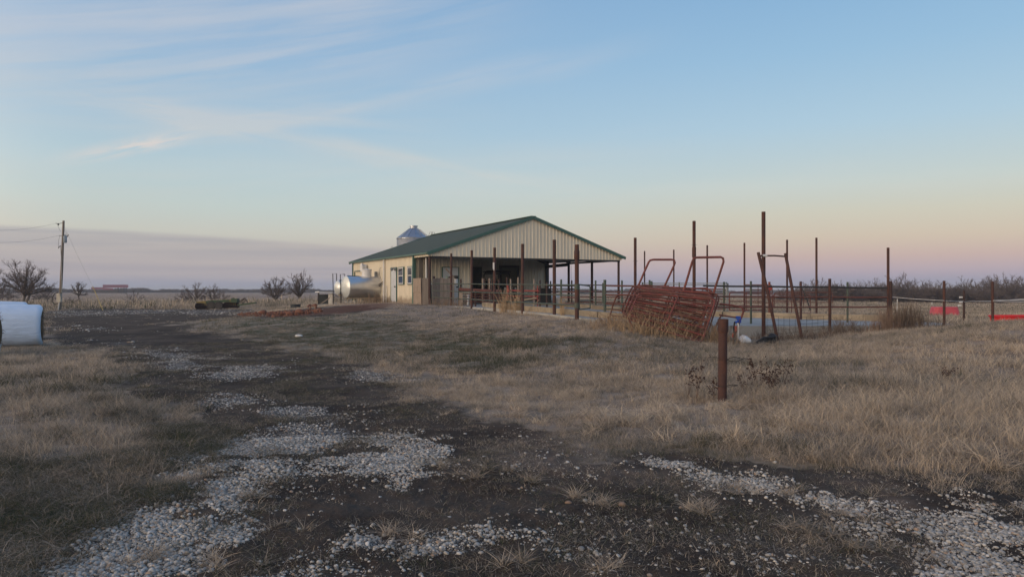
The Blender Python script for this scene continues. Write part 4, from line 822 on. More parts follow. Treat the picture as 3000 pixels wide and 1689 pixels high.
# inner stanchion posts and red rails in front of the bay
ip = thing('inner_pen', P(1460, 905, 37), 'inner pen of short posts and heavy red rails in front of the vehicle', 'pen rails', )
for px, y, d, m in ((1350, 817, 37.6, RUSTD), (1393, 850, 36.6, RUSTD), (1414, 815, 37.6, PLY), (1419, 816, 38.2, RUSTD), (1431, 816, 38.4, RUSTD), (1434, 815, 38.3, PLY), (1441, 820, 36.2, RUSTD), (1462, 817, 35.6, RUSTD), (1485, 812, 36.8, RUSTD), (1496, 817, 38.8, PLY), (1518, 812, 39.5, PLY), (1565, 817, 37.5, PLY), (1582, 820, 33.8, RUSTD), (1602, 826, 32.8, RUSTD)):
    postpart(ip, px, y, d, .045, m)
rail(ip, [P(1345, 847, 37.6), P(1395, 850, 37.4), P(1470, 853, 37.3)], .085, RED3, 'heavy_rail')
for y in (862, 869, 876, 884): rail(ip, [P(1350, y-2, 37.6), P(1440, y, 37.4), P(1490, y+2, 37.2)], .022, RED3)
rail(ip, [P(1488, 850, 36.8), P(1580, 852, 36.2)], .035, RED2)
rail(ip, [P(1490, 867, 36.8), P(1578, 868, 36.2)], .024, RED2)
rail(ip, [P(1490, 877, 36.8), P(1578, 876, 36.2)], .022, RED)
for px in (1486, 1575): rail(ip, [P(px, 833, 36.7), P(px, 905, 36.5)], .03, RED2, 'upright')
rail(ip, [P(1487, 836, 36.6), P(1490, 850, 36.6), P(1484, 880, 36.6)], .045, RED2, 'latch_bar')
rail(ip, [P(1562, 836, 36.5), P(1577, 858, 36.3)], .02, RED3, 'brace')
for px, y, d, m in ((1350, 845, 37.55, PLY),): MB().quad_box(P(1350, 880, 37.5), (.10, 0, 0), (0, .02, 0), (0, 0, .42)).build('side_board', PLY, ip)
rail(ip, [P(1530, 879, 36), P(1572, 872, 35.5)], .03, mat('pale_wood', (.30, .25, .18)), 'wood_prop'); rail(ip, [P(1555, 902, 34), P(1584, 873, 34)], .018, mat('pale_wood', (.30, .25, .18)), 'wood_prop')
# rails of the pens behind, running down to the right
bf = thing('back_pen_fence', P(1650, 905, 40), 'faded red pipe rails on short posts seen under the open end of the barn', 'fence')
for px, y, d, m in ((1613, 823, 50, RUSTD), (1644, 818, 36, GREENP), (1675, 821, 46, RUSTD), (1745, 821, 42, GREENP), (1822, 821, 38.5, GREENP), (1903, 820, 37.5, GREENP), (1909, 823, 38.5, GREENP)): postpart(bf, px, y, d, .05, m)
for y in (837, 845, 854): rail(bf, [P(1606, y, 50), P(1690, y, 46)], .03, RUSTD)
for y, m in ((854, RED3), (870, RED3), (888, RED3)): rail(bf, [P(1644, y, 36), P(1695, y+1, 35)], .032, m)
for y, m in ((834, RUSTD), (853, RED3), (869, RED3), (877, GREYP), (884, RED3)): rail(bf, [P(1700, y, 44), P(1770, y+1, 42), P(1900, y+3, 38)], .03, m)
mf = thing('middle_pen_fence', P(1772, 920, 30.6), 'faded red rails running from a green double post towards the heap of red panels', 'fence')
postpart(mf, 1772, 819, 30.6, .06, GREENP); MB().quad_box(P(1767, 858, 30.6), (.04, 0, 0), (0, .03, 0), (0, 0, .42)).build('post_plate', GREENP, mf)
for y, m in ((836, RED3), (863, RED3), (889, RED3), (904, GREENP)): rail(mf, [P(1772, y, 30.6), P(1800, y+1, 30.2), P(1960, y+2, 29)], .032, m)
# tall single posts
def solo(px, y, d, r, label, collar=None, m=RUST, name='tall_pipe_post', base=None, ring=None):
    o = postpart(None, px, y, d, r, m, base, collar=None, name=name); tag(o, label, 'post', 'tall rusty pipe posts of the pens')
    a = P(px, y, d)
    if collar: MB().lathe(Vector((a.x, a.y, a.z-collar-.16)), [(r, 0), (r*1.25, .05), (r*1.25, .36), (r, .41)], 14).build('coupling', m, o, True)
    if ring: MB().lathe(Vector((a.x, a.y, a.z-ring)), [(r*1.05, 0), (r*1.15, .01), (r*1.05, .025)], 12).tube([(a.x-r*1.8, a.y, a.z-ring), (a.x+r*2, a.y, a.z-ring+.02)], .006, 4).build('wire_tie', DARKM, o)
    return o
solo(1861, 696, 29.5, .057, 'stout rusty post rising behind the left end of the red panel heap', ring=.95)
solo(2033.5, 647, 26.0, .057, 'stout rusty post with a coupling behind the middle of the red panel heap', collar=1.15, ring=.86)
solo(2237, 620, 23.9, .062, 'tallest rusty post, right of the foreground stump post')
solo(2602, 725, 25.2, .045, 'tall rusty post standing in the reed clump at the right')
for px, y, d, r, lb in ((1888.5, 735, 48.6, .046, 'thin distant rusty post left of the first red arch'), (1974, 731, 47, .048, 'thin distant rusty post behind the right side of the first red arch'), (2072, 718, 42.4, .050, 'thin distant rusty post showing through the second red arch'),
                        (2181, 711, 40.6, .050, 'thin distant rusty post just left of the tallest post'), (2306, 702, 37.6, .050, 'distant rusty post behind the right leaning pole'), (2392, 696, 35.5, .051, 'distant rusty post standing clear right of the leaning poles')):
    solo(px, y, d, r, lb)
# black topped rail fence on the right of the pad
rf = thing('pad_fence', P(2300, 970, 24.6), 'low pipe fence with three long dark rails along the front edge of the pad', 'fence')
for px, y, d, r, m in ((2200, 823, 26.2, .036, GREENP), (2431, 816, 24.5, .048, RUST), (2483, 826, 27.5, .036, GREENP), (2610, 823, 24.7, .045, RUSTD)): postpart(rf, px, y, d, r, m)
YR = [[(2060, 836.5), (2237, 838.5), (2431, 840.5), (2600, 843)], [(2060, 867), (2237, 868.5), (2431, 869.5), (2600, 870)], [(2060, 899), (2237, 899), (2431, 898.5), (2600, 898.5)]]
for k, row in enumerate(YR):
    for a, b in zip(row[:-1], row[1:]): rail(rf, [P(a[0], a[1], 24.55), P((a[0]+b[0])/2, (a[1]+b[1])/2+.8, 24.55), P(b[0], b[1], 24.55)], .030 if k == 0 else .026, DARKM if k == 0 else RED3)
mh = MB()                                   # sagging wire mesh hung on the fence
def mp_(u, v): return P(2247+(2429-2247)*u, 922+(975-922)*v+6*math.sin(u*3.1)*(1-v)-14*u*v+7*(1-u)*(v), 24.45+.1*math.sin(u*9+v*3))
for i in range(12): mh.tube([mp_(i/11, j/4) for j in range(5)], .0055, 4, False)
for j in range(5): mh.tube([mp_(i/10, j/4) for i in range(11)], .0055, 4, False)
mh.build('wire_mesh', DARKM, rf)
# leaning pair with a cross bar
lp = thing('leaning_poles', P(2278, 992, 23.4), 'two leaning rusty poles joined by a cross bar against the tallest post', 'pole frame')
rail(lp, [P(2221.5, 739, 23.6), P(2250, 860, 23.4), P(2279, 1000, 23.2)], .052, RUST, 'leaning_pole')
rail(lp, [P(2301, 742, 23.9), P(2325, 868, 23.6), P(2352, 1004, 23.3)], .052, RUST, 'leaning_pole')
rail(lp, [P(2222, 749, 23.6), P(2270, 748.5, 23.7), P(2303, 751, 23.9)], .026, RUST, 'cross_bar')
MB().lathe(P(2240, 748.5, 23.62)-Vector((.06, 0, 0)), [(.04, 0), (.04, .14)], 8, (1, 0, 0)).build('white_wrapping', WHITEP, lp)
# distant red panels standing behind the pad
def panel(t, px0, px1, ytop, ybot, d0, d1, n, m, r=.022, ups=(.5,)):
    q = lambda u, v: P(px0+(px1-px0)*u, ytop+(ybot-ytop)*v, d0+(d1-d0)*u)
    rail(t, [q(0, 1), q(0, .12), q(.02, .03), q(.06, 0), q(.5, 0), q(.94, 0), q(.98, .03), q(1, .12), q(1, 1), q(0, 1)], r, m, 'panel_frame')
    for k in range(1, n): rail(t, [q(0, k/n), q(1, k/n)], r*.8, m)
    for u in ups: rail(t, [q(u, 0), q(u, 1)], r*.7, m, 'panel_upright')
fps = 'red corral panels standing on the far side of the pad'
for (px0, px1, y0, y1, d0, d1, n, m, lb) in ((2137, 2236, 856, 908, 34, 34.5, 4, RED, 'faded red corral panel standing left of the tallest post'), (2264, 2374, 862, 917, 33.5, 33, 3, RED3, 'brown red corral panel with rounded corners right of the tallest post'),
        (2180, 2262, 834, 900, 36.5, 36, 5, RED3, 'taller brown red panel behind the tallest post'), (2268, 2440, 856, 900, 36, 35.5, 3, RED3, 'long brown red panel beyond the leaning poles'),
        (1990, 2128, 846, 905, 36.5, 35.5, 4, RED3, 'brown red panel behind the second red arch'), (2128, 2133, 830, 915, 34.6, 36.0, 4, GREYP, 'grey galvanised gate seen end on behind the heap')):
    t = thing('livestock_gate', P(px0, y1, d0), lb, 'corral panel', fps); panel(t, px0, px1, y0, y1, d0, d1, n, m, .026)
tb = thing('grey_top_rail', P(1880, 900, 39), 'thin grey rail standing above the red panel heap', 'rail')
rail(tb, [P(1880, 829, 39), P(2130, 829.5, 35.5)], .022, GREYP); rail(tb, [P(1880, 833, 39), P(2130, 835, 35.5)], .02, GREYP)
for px, d in ((1882, 38.8), (1990, 37.4), (2128, 35.6)): postpart(tb, px, 826, d, .035, GREENP)
for i, (px, y, d, m, lb) in enumerate(((2254, 825, 31.5, RED, 'short red post with a tin tag behind the leaning pole'), (2346, 824, 30.0, RUST, 'short rusty post between the leaning poles and the mesh'), (2121, 825, 35, GREENP, 'short mossy post behind the red panel heap'))):
    o = postpart(None, px, y, d, .048, m, name='short_pipe_post'); tag(o, lb, 'post')
    if i == 0: MB().quad_box(P(2257, 844, 31.4), (.06, 0, 0), (0, .02, 0), (0, 0, .08)).build('tin_tag', RED2, o)
tag(MB().tube([P(2349, 842, 33), P(2362, 872, 32.8), P(2374, 908, 32.6)], .03, 6).build('leaning_brace', DARKM), 'dark brace pole leaning beyond the mesh', 'brace')
# ------------------------------------------------------------------ heap of red panels
def C4(x, y, d): return P(1750+x/3.2225, 600+y/3.2225, d)
def heap_panel(dx, dy, dd, m, lb, seed, shear=0., rails=6, scale=1.):
    rg = random.Random(seed)
    TL, TR, BR, BL = (392, 828), (1120, 890), (985, 1300), (285, 1075)
    def q(u, v, off=0.):
        x = (TL[0]*(1-u)+TR[0]*u)*(1-v)+(BL[0]*(1-u)+BR[0]*u)*v; y = (TL[1]*(1-u)+TR[1]*u)*(1-v)+(BL[1]*(1-u)+BR[1]*u)*v
        cxx, cyy = 700, 1000; x = cxx+(x-cxx)*scale; y = cyy+(y-cyy)*scale+shear*(x-cxx)
        d = (22.5-1.1*u)*(1-v)+(21.9-1.0*u)*v
        return C4(x+dx, y+dy, d+dd+off)
    t = thing('heaped_gate', q(.5, 1), lb, 'corral panel', 'red corral panels heaped in the grass')
    rail(t, [q(.02, 1), q(0, .93), q(0, .5), q(0, .14), q(.012, .04), q(.05, 0), q(.5, 0), q(.95, 0), q(.99, .04), q(1, .14), q(1, .5), q(1, .9), q(.985, .98), q(.93, 1)], .026, m, 'panel_frame')
    for k in range(1, rails): rail(t, [q(0, k/rails), q(.3, k/rails+rg.uniform(-.008, .008)), q(.5, k/rails), q(1, k/rails)], .019, m)
    for u in (.5,): rail(t, [q(u+.01, 0, -.03), q(u-.01, 1, -.03)], .024, m, 'panel_upright')
    rail(t, [q(.02, 1), q(.5, 1), q(.93, 1)], .026, m)
    return t
heap_panel(0, 0, 0, RED, 'front red pipe panel of the heap with a bent lower corner', 1)
heap_panel(-22, -22, .35, RED3, 'second panel of the heap, brown red, just behind the front one', 2, .01)
heap_panel(-42, -52, .7, RED, 'third panel of the heap, its rails showing between the front two', 3, -.01)
heap_panel(-62, -60, 1.1, RED3, 'fourth panel of the heap, dull brown with straw caught on it', 4, .015)
heap_panel(-30, -80, 1.5, RED, 'fifth panel of the heap, standing highest at the back', 5, -.03)
heap_panel(40, -48, 1.9, RED3, 'rearmost panel of the heap, sticking out to the right', 6, .02)
heap_panel(-50, -32, .9, RED3, 'dull panel half buried between the third and fourth', 11, -.02)
heap_panel(22, -66, 1.3, RED3, 'panel lying across the back of the heap under the right arch', 12, .03, 5)
heap_panel(10, -35, .52, RED3, 'panel wedged askew in the middle of the heap', 8, .035, 5, .97)
def pipe(name, pts, r, m, lb, cat, grp=None): return tag(rail(None, pts, r, m, name), lb, cat, grp)
# rounded low frame at the left and its legs
pipe('bent_pipe_hoop', [C4(120, 1040, 23.6), C4(150, 940, 23.4), C4(182, 860, 23.2), C4(200, 845, 23.2), C4(330, 850, 22.8), C4(420, 862, 22.6)], .026, RED3, 'low bent pipe frame poking out left of the heap', 'pipe frame')
pipe('loose_pipe', [C4(160, 932, 23.3), C4(330, 945, 22.8)], .02, RED3, 'short loose rail under the low bent frame', 'pipe'); pipe('loose_pipe', [C4(140, 985, 23.4), C4(300, 1005, 22.9)], .02, RED3, 'lowest loose rail left of the heap', 'pipe')
pipe('bent_pipe', [C4(105, 1100, 23.5), C4(100, 1060, 23.5), C4(125, 1040, 23.4), C4(230, 1055, 23.1)], .02, RED3, 'small hooked pipe end lying in straw left of the heap', 'pipe')
pipe('loose_pipe', [C4(290, 1060, 22), C4(330, 1150, 21.9), C4(322, 1215, 21.9)], .022, RED, 'short red leg at the front left of the heap', 'pipe')
pipe('loose_pipe', [C4(320, 1045, 21.95), C4(470, 1125, 21.8), C4(620, 1188, 21.7)], .026, RED, 'sloping red pipe across the front left of the heap', 'pipe')
pipe('loose_pipe', [C4(870, 1270, 21.3), C4(960, 1225, 21.2), C4(1010, 1245, 21.2)], .024, RED, 'short red cross pipe at the front right foot of the heap', 'pipe'); pipe('loose_pipe', [C4(905, 1240, 21.25), C4(975, 1290, 21.2)], .024, RED, 'second short red cross pipe at the heap foot', 'pipe')
pipe('bent_pipe', [C4(985, 1290, 21.1), C4(960, 1318, 21.1), C4(895, 1335, 21.1)], .026, RUSTD, 'curved dark pipe end lying in the grass at the heap foot', 'pipe')
pipe('bent_pipe', [C4(1170, 1040, 22.3), C4(1110, 1160, 22.0), C4(1085, 1240, 21.9)], .026, RED3, 'dull curved pipe at the right end of the heap', 'pipe')
# two tall arches
for pts, lb, r, dd in (([(330, 830), (395, 745), (440, 640), (485, 540), (500, 522), (530, 516), (700, 516), (725, 520), (733, 545), (720, 580), (640, 755), (600, 830)], 'left tall red pipe arch standing out of the heap', .033, 23.6),
                 ([(785, 880), (830, 760), (895, 540), (910, 505), (940, 496), (1165, 492), (1187, 503), (1192, 535), (1110, 790), (1085, 880)], 'right tall red pipe arch standing out of the heap', .036, 22.9)):
    t = thing('pipe_arch', C4(pts[0][0], pts[0][1], dd), lb, 'pipe arch', 'tall red pipe arches'); rail(t, [C4(x, y, dd) for x, y in pts], r, RED, 'arch_pipe')
    x0, y0 = pts[0]; x1, y1 = pts[-1]; MB().quad_box(C4(x0+25, y0-30, dd), (.03, 0, 0), (0, .03, 0), (0, 0, .06)).build('bracket', RUSTD, t); rail(t, [C4(x0+10, y0-20, dd), C4(x1-5, y1-22, dd)], .026, RED, 'arch_tie')
t = thing('small_gate', C4(830, 860, 23), 'small red rounded panel upright under the right arch', 'corral panel')
rail(t, [C4(805, 880, 23), C4(815, 820, 23), C4(840, 790, 23), C4(1030, 785, 23), C4(1062, 800, 23), C4(1068, 850, 23)], .026, RED, 'panel_frame'); rail(t, [C4(815, 822, 23), C4(1065, 825, 23)], .03, RED); rail(t, [C4(900, 790, 23), C4(885, 880, 23)], .05, RED, 'panel_upright')
# red gate arm right of the heap and hydrant
t = thing('curved_pipe', C4(1190, 935, 22.6), 'red pipe arm curving down behind the stump post towards the blue hydrant', 'pipe')
rail(t, [C4(1160, 935, 23), C4(1260, 945, 22.7), C4(1350, 962, 22.4), C4(1372, 975, 22.4), C4(1378, 1010, 22.4), C4(1360, 1060, 22.4), C4(1330, 1130, 22.4), C4(1290, 1250, 22.4)], .03, RED, 'arm_pipe'); rail(t, [C4(1150, 1035, 22.8), C4(1340, 1068, 22.4)], .022, RED, 'arm_rail')
BLUE = mat('blue_paint', (.02, .075, .42), (.02, .06, .3), rough=.4)
def C5(x, y, d): return P(2050+x/3.2225, 600+y/3.2225, d)
hy = thing('yard_hydrant', C5(362, 1310, 22), 'water hydrant with a blue head and white standpipe', 'hydrant'); hb = C5(362, 1310, 22)
MB().tube([(hb.x, hb.y, gz(hb.x, hb.y)-.1), C5(362, 1115, 22)], .022, 10).build('standpipe', WHITEP, hy, True)
MB().tube([C5(335, 1108, 22), C5(362, 1098, 22), C5(362, 1050, 22)], .04, 10).quad_box(C5(362, 1062, 22), (.06, 0, 0), (0, .04, 0), (0, 0, .045)).build('hydrant_head', BLUE, hy, True)
MB().tube([C5(352, 1056, 22), C5(378, 1056, 22), C5(386, 1070, 22), C5(386, 1110, 22), C5(372, 1108, 22)], .018, 8).build('hydrant_handle', BLUE, hy, True)
tag(MB().tube([C5(330, 1105, 22), C5(320, 1160, 21.9), C5(325, 1240, 21.8), C5(310, 1330, 21.7), C5(260, 1385, 21.6), C5(180, 1400, 21.5)], .024, 8).build('garden_hose', BLACK, None, True), 'black hose hanging from the blue hydrant into the grass', 'hose')
tag(MB().tube([C5(336, 1140, 21.95), C5(338, 1190, 21.95)], .04, 8).tube([C5(318, 1210, 21.85), C5(316, 1250, 21.85)], .04, 8).build('red_wrapping', mat('pinkish_red_tape', (.45, .12, .10)), None), 'red tape wrapped round the hanging hose', 'tape')
# white bag
def blob(name, c, rx, ry, rz, m, seed, n=2, am=.25):
    bm = bmesh.new(); bmesh.ops.create_icosphere(bm, subdivisions=n+1, radius=1); rg = random.Random(seed)
    ks = [(Vector((rg.gauss(0, 1), rg.gauss(0, 1), rg.gauss(0, 1))).normalized(), rg.uniform(-am, am)) for _ in range(14)]
    for v in bm.verts:
        f = 1+sum(a*max(0, v.co.dot(k))**6 for k, a in ks); v.co = Vector((v.co.x*rx*f, v.co.y*ry*f, v.co.z*rz*f))
    me = bpy.data.meshes.new(name); bm.to_mesh(me); bm.free(); me.materials.append(m); me.polygons.foreach_set('use_smooth', [True]*len(me.polygons))
    o = bpy.data.objects.new(name, me); COL.objects.link(o); o.location = c; ORG[o.name] = Vector(c); return o
a = C5(415, 1305, 21.8); tag(blob('feed_sack', (a.x, a.y, gz(a.x, a.y)+.13), .17, .13, .14, WHITEP, 4, 2, .55), 'crumpled white sack on the grass beside the hydrant', 'sack')
pl_ = thing('plastic_sheeting', C5(620, 1330, 21.9), 'heap of black plastic sheeting at the foot of the leaning pole', 'plastic sheet'); zz = lambda p: p
a = C5(690, 1275, 22.3); o = blob('sheeting_lump', (a.x, a.y, gz(a.x, a.y)+.15), .15, .12, .17, BLACK, 9, 2, .5); o.location = Vector(o.location)-ORG[pl_.name]; o.parent = pl_
for k in range(9):
    a, b = C5(495+k*10+random.uniform(-6, 6), 1352+random.uniform(-6, 8), 21.6), C5(660+random.uniform(-15, 50), 1245+k*11, 22.2)
    for q in (a, b): q.z = max(q.z, gz(q.x, q.y)+.03)
    mid = (a+b)/2+Vector((0, 0, .03+random.uniform(-.02, .05))); mid.z = max(mid.z, gz(mid.x, mid.y)+.06)
    MB().tube([a, mid, b], [.012, .04, .03], 6).build('sheeting_fold', BLACK, pl_, True)
a = C5(900, 1350, 21.5)
# ------------------------------------------------------------------ foreground stump post
fp = P(2116, 1190, 10.1); fz = gz(fp.x, fp.y); top = P(2118, 934, 10.1)
st_ = thing('stump_post', (fp.x, fp.y, fz), 'thick rusty stump post with a wider top sleeve and wires twisted round it', 'post')
dy = 0
MB().tube([(fp.x-.005, fp.y, fz-.3), (top.x-.0, fp.y, top.z-.17)], .060, 28).build('post_pipe', RUST, st_, True)
MB().lathe((top.x, fp.y, top.z-.19), [(.060, 0), (.066, .012), (.071, .03), (.073, .16), (.073, .19), (.062, .192), (.060, .17), (.002, .165)], 28).build('post_sleeve', RUST, st_, True)
def wire(pts, r=.0035, m=BLACK, n='wire'): return MB().tube(pts, r, 6).build(n, m, st_, True)
zw = P(2116, 1053, 10.1).z; X0 = fp.x
def ringpts(z, k=12, rr=.064): return [(X0+rr*math.cos(2*PI*i/k), fp.y+rr*math.sin(2*PI*i/k), z+.004*math.sin(i)) for i in range(k+1)]
wire(ringpts(zw), .003, RUSTD); z2 = P(2116, 1130, 10.1).z; wire(ringpts(z2), .004)
q = lambda px, py, dd=0.: P(px, py, 10.05+dd)
wire([q(2088, 1045), q(2098, 1046), q(2108, 1048, -.03)], .004); wire([q(2128, 1053, -.03), q(2140, 1047), q(2155, 1045), q(2168, 1049), q(2174, 1050), q(2184, 1049), q(2192, 1052)], .004); wire([q(2128, 1053, -.03), q(2140, 1057), q(2158, 1058), q(2172, 1053), q(2176, 1050)], .004)
wire([q(2138, 1052), q(2150, 1050.5), q(2166, 1051)], .005, GREYP); wire([q(2098, 1127), q(2106, 1129)], .004); wire([q(2128, 1129, -.03), q(2145, 1126), q(2162, 1128)], .005); wire([q(2128, 1132, -.03), q(2145, 1131), q(2162, 1128)], .004)
tag(MB().tube([q(2088, 1045), P(1960, 1047, 10.6), P(1850, 1052, 11.2), P(1780, 1060, 11.8)], .0012, 4).build('loose_wire', DARKM), 'faint loose wire running left from the stump post', 'wire')
# dead weeds with dark seed heads
def weed(px, pb, pt, d, seed, lb, heads=26, spread=.18, m=None):
    pt = pb-(pb-pt)*1.35
    rg = random.Random(seed); b = P(px, pb, d); b.z = gz(b.x, b.y); h = (pb-pt)*d/F
    t = thing('dead_weed', b, lb, 'weed', 'dark dead weeds round the stump post'); s = MB(); hd = MB()
    for k in range(5):
        a = rg.uniform(0, 6.28); hh = h*rg.uniform(.6, 1.05); ex = Vector((math.cos(a)*spread*rg.uniform(.3, 1), math.sin(a)*.1, hh)); p0 = Vector(b); p1 = b+ex*.5+Vector((rg.uniform(-.03, .03), 0, .02)); p2 = b+ex
        s.tube([p0, p1, p2], [.0035, .0025, .0015], 4)
        for j in range(heads//5):
            f = rg.uniform(.5, 1.05); c = p0.lerp(p2, f)+Vector((rg.gauss(0, .03), rg.gauss(0, .03), rg.gauss(0, .02))); s.tube([p0.lerp(p2, f-.08), c], .0013, 3)
            for i in range(3):
                u = Vector((rg.gauss(0, 1), rg.gauss(0, 1), rg.gauss(0, 1))).normalized()*rg.uniform(.010, .022); v_ = u.orthogonal().normalized()*rg.uniform(.006, .013); cc = c+Vector((rg.gauss(0, .008), rg.gauss(0, .008), rg.gauss(0, .010)))
                hd.poly([cc-u, cc-v_, cc+u, cc+v_]); hd.poly([cc-u*.8, cc-u.cross(v_).normalized()*.007, cc+u*.9, cc+u.cross(v_).normalized()*.007])
    s.build('stems', mat('dark_stem', (.10, .065, .05)), t); hd.build('seed_heads', mat('dark_seed_head', (.055, .030, .028), (.09, .05, .04)), t)
for a in ((2040, 1170, 1075, 10.4, 1, 'dark weed left of the stump post'), (2015, 1150, 1085, 10.7, 2, 'small dark weed furthest left of the stump post'), (2092, 1160, 1105, 10.3, 3, 'short dark weed touching the left of the stump post'), (2185, 1175, 1098, 10.6, 4, 'dark weed just right of the stump post'),
          (2222, 1165, 1082, 10.8, 5, 'thick dark weed a step right of the stump post', 60, .22), (2262, 1165, 1092, 10.6, 6, 'tall dark weed right of the thick one', 30), (2290, 1150, 1078, 10.8, 7, 'dark weed furthest right of the stump post', 34), (2255, 1185, 1130, 10.3, 8, 'low reddish weed in front of the tall ones', 24),
          (2782, 1120, 1085, 11.5, 9, 'lone dark weed far right in the dry grass', 26)): weed(*a)
# ------------------------------------------------------------------ reeds and stalks
def stalks(name, cx_, cy_, n, wx, wy, h0, h1, lean, r, m, lb, seed, cat='dry stalks', branch=0):
    rg = random.Random(seed); mb = MB()
    for _ in range(n):
        x = cx_+rg.gauss(0, wx); y = cy_+rg.gauss(0, wy); z = sz(x, y)-.03; h = rg.uniform(h0, h1)*math.exp(-((x-cx_)/(2.2*wx))**2); lx, ly = rg.gauss(0, lean), rg.gauss(0, lean)
        p = [Vector((x, y, z)), Vector((x+lx*h*.4, y+ly*h*.4, z+h*.55)), Vector((x+lx*h*1.1, y+ly*h, z+h))]; mb.tube(p, [r, r*.8, r*.4], 3, False)
        for b in range(branch):
            f = rg.uniform(.3, .9); q = p[0].lerp(p[2], f); mb.tube([q, q+Vector((rg.gauss(0, .35), rg.gauss(0, .3), rg.uniform(.1, .5)))*h*.35], r*.5, 3, False)
    return tag(mb.build(name, m), lb, cat)
def XY(px, d): return ((px-1500)/F*d, d)
REED = mat('dead_reed', (.10, .078, .066), (.16, .125, .10), .6, 2., .95); STRAW = mat('pale_straw', (.34, .25, .16), (.25, .185, .125), .6, 2., .9)
x, y = XY(2650, 23.6); stalks('reed_clump', x, y, 420, .42, .25, .45, 1.05, .10, .006, REED, 'dense dark clump of dead reeds round the right post pair', 1, branch=1)
x, y = XY(2590, 23.4); stalks('reed_clump', x, y, 260, .30, .22, .3, .9, .08, .005, mat('reed_b', (.17, .12, .095)), 'browner dead reeds left of the tall right post', 2, branch=1)
x, y = XY(2480, 23.8); stalks('reed_clump', x, y, 220, .40, .2, .2, .65, .3, .005, REED, 'tangled grey brush under the second fence bay', 3, branch=2)
x, y = XY(2465, 24.2); stalks('bare_sapling', x, y, 7, .12, .08, .7, 1.2, .35, .007, REED, 'thin bare sapling leaning on the fence right of the mesh', 12, 'sapling', branch=4)
x, y = XY(2760, 23.4); stalks('reed_clump', x, y, 160, .45, .2, .12, .4, .2, .005, REED, 'low dead stalks round the lone wire post', 13, branch=1)
x, y = XY(1478, 30.8); stalks('straw_tuft', x, y, 70, .16, .12, .5, 1.15, .2, .008, STRAW, 'tall pale straw stalks growing by the front fence', 4, branch=1)
x, y = XY(1512, 29.9); stalks('straw_tuft', x, y, 60, .15, .12, .5, 1.05, .16, .008, STRAW, 'second tuft of pale straw, just left of the fourth tall post', 5, branch=1)
x, y = XY(1648, 26.3); stalks('straw_tuft', x, y, 45, .06, .08, .4, .95, .22, .006, STRAW, 'thin straw stalks beside the fence near the green gate', 6)
x, y = XY(1550, 28.0); stalks('straw_tuft', x, y, 40, .6, .15, .15, .45, .4, .006, STRAW, 'scattered broken straw along the foot of the fence', 7)
x, y = XY(1290, 38.2); stalks('straw_tuft', x, y, 130, .7, .3, .15, .55, .25, .007, mat('brown_weed', (.19, .14, .105)), 'brown weeds in front of the plank screen', 8, branch=1)
x, y = XY(1345, 37.0); stalks('straw_tuft', x, y, 60, .35, .3, .2, .6, .3, .007, mat('brown_weed', (.19, .14, .105)), 'brown weeds at the second tall fence post', 14, branch=1)
x, y = XY(1095, 45.0); stalks('straw_tuft', x, y, 130, .6, .3, .25, .75, .15, .008, mat('brown_weed', (.19, .14, .105)), 'dry weeds in front of the large tank', 9, branch=1)
x, y = XY(1180, 43.0); stalks('straw_tuft', x, y, 110, .8, .2, .1, .35, .2, .007, mat('brown_weed', (.19, .14, .105)), 'low weeds along the barn wall under the windows', 10)
x, y = XY(1945, 21.4); stalks('straw_tuft', x, y, 260, 1.2, .3, .25, .75, .35, .006, STRAW, 'straw growing up through the heap of red panels', 11, branch=1)
x, y = XY(1950, 22.0); stalks('straw_tuft', x, y, 420, 1.1, .35, .4, 1.05, .45, .006, mat('brown_straw', (.20, .145, .10)), 'tangled brown straw inside the heap of red panels', 15, branch=2)
x, y = XY(1800, 22.8); stalks('straw_tuft', x, y, 150, .35, .2, .2, .6, .5, .006, mat('brown_straw', (.20, .145, .10)), 'tangled straw at the left end of the heap', 16, branch=1)
x, y = XY(2100, 21.2); stalks('straw_tuft', x, y, 150, .3, .2, .3, .8, .35, .006, mat('brown_straw', (.20, .145, .10)), 'tall straw at the right end of the heap by the hose', 17, branch=1)
x, y = XY(2330, 23.2); stalks('straw_tuft', x, y, 260, .9, .2, .15, .5, .35, .006, REED, 'grey brush along the foot of the mesh', 18, branch=1)
# ------------------------------------------------------------------ rope fence, red tubs on the right
wf = thing('rope_fence', P(2766, 966, 23.9), 'electric fence of three rusty posts with white rope at the right', 'fence')
postpart(wf, 2766, 822, 23.9, .042, RUST); postpart(wf, 2824, 850, 31, .045, RUSTD); postpart(wf, 2908, 824, 23.5, .042, RUST)
for pts in ([(2612, 869.5, 24.7), (2690, 876, 24.3), (2766, 880, 23.8)], [(2766, 880, 23.8), (2800, 882, 27), (2824, 882, 31)], [(2824, 884, 31), (2840, 882, 30), (2910, 882, 23.4), (3040, 872, 21)], [(2910, 879, 23.4), (3040, 878, 20)], [(2910, 882, 23.4), (3040, 884, 22)]):
    rail(wf, [P(*p) for p in pts], .008, WHITEP, 'rope')
for (px, y) in ((2629, 875), (2731, 885)): rail(wf, [P(px, y, 24.5), P(px-1, y+(18 if px < 2700 else 4), 24.5), P(px-1, y+(40 if px < 2700 else 6), 24.5)], .012, WHITEP, 'rope_end')
for (px, y, d) in ((2815, 870, 30.9), (2815, 884, 30.9), (2811, 894, 30.9)): MB().quad_box(P(px, y, d), (.06, 0, 0), (0, .03, 0), (0, 0, .03)).build('insulator', WHITEP, wf)
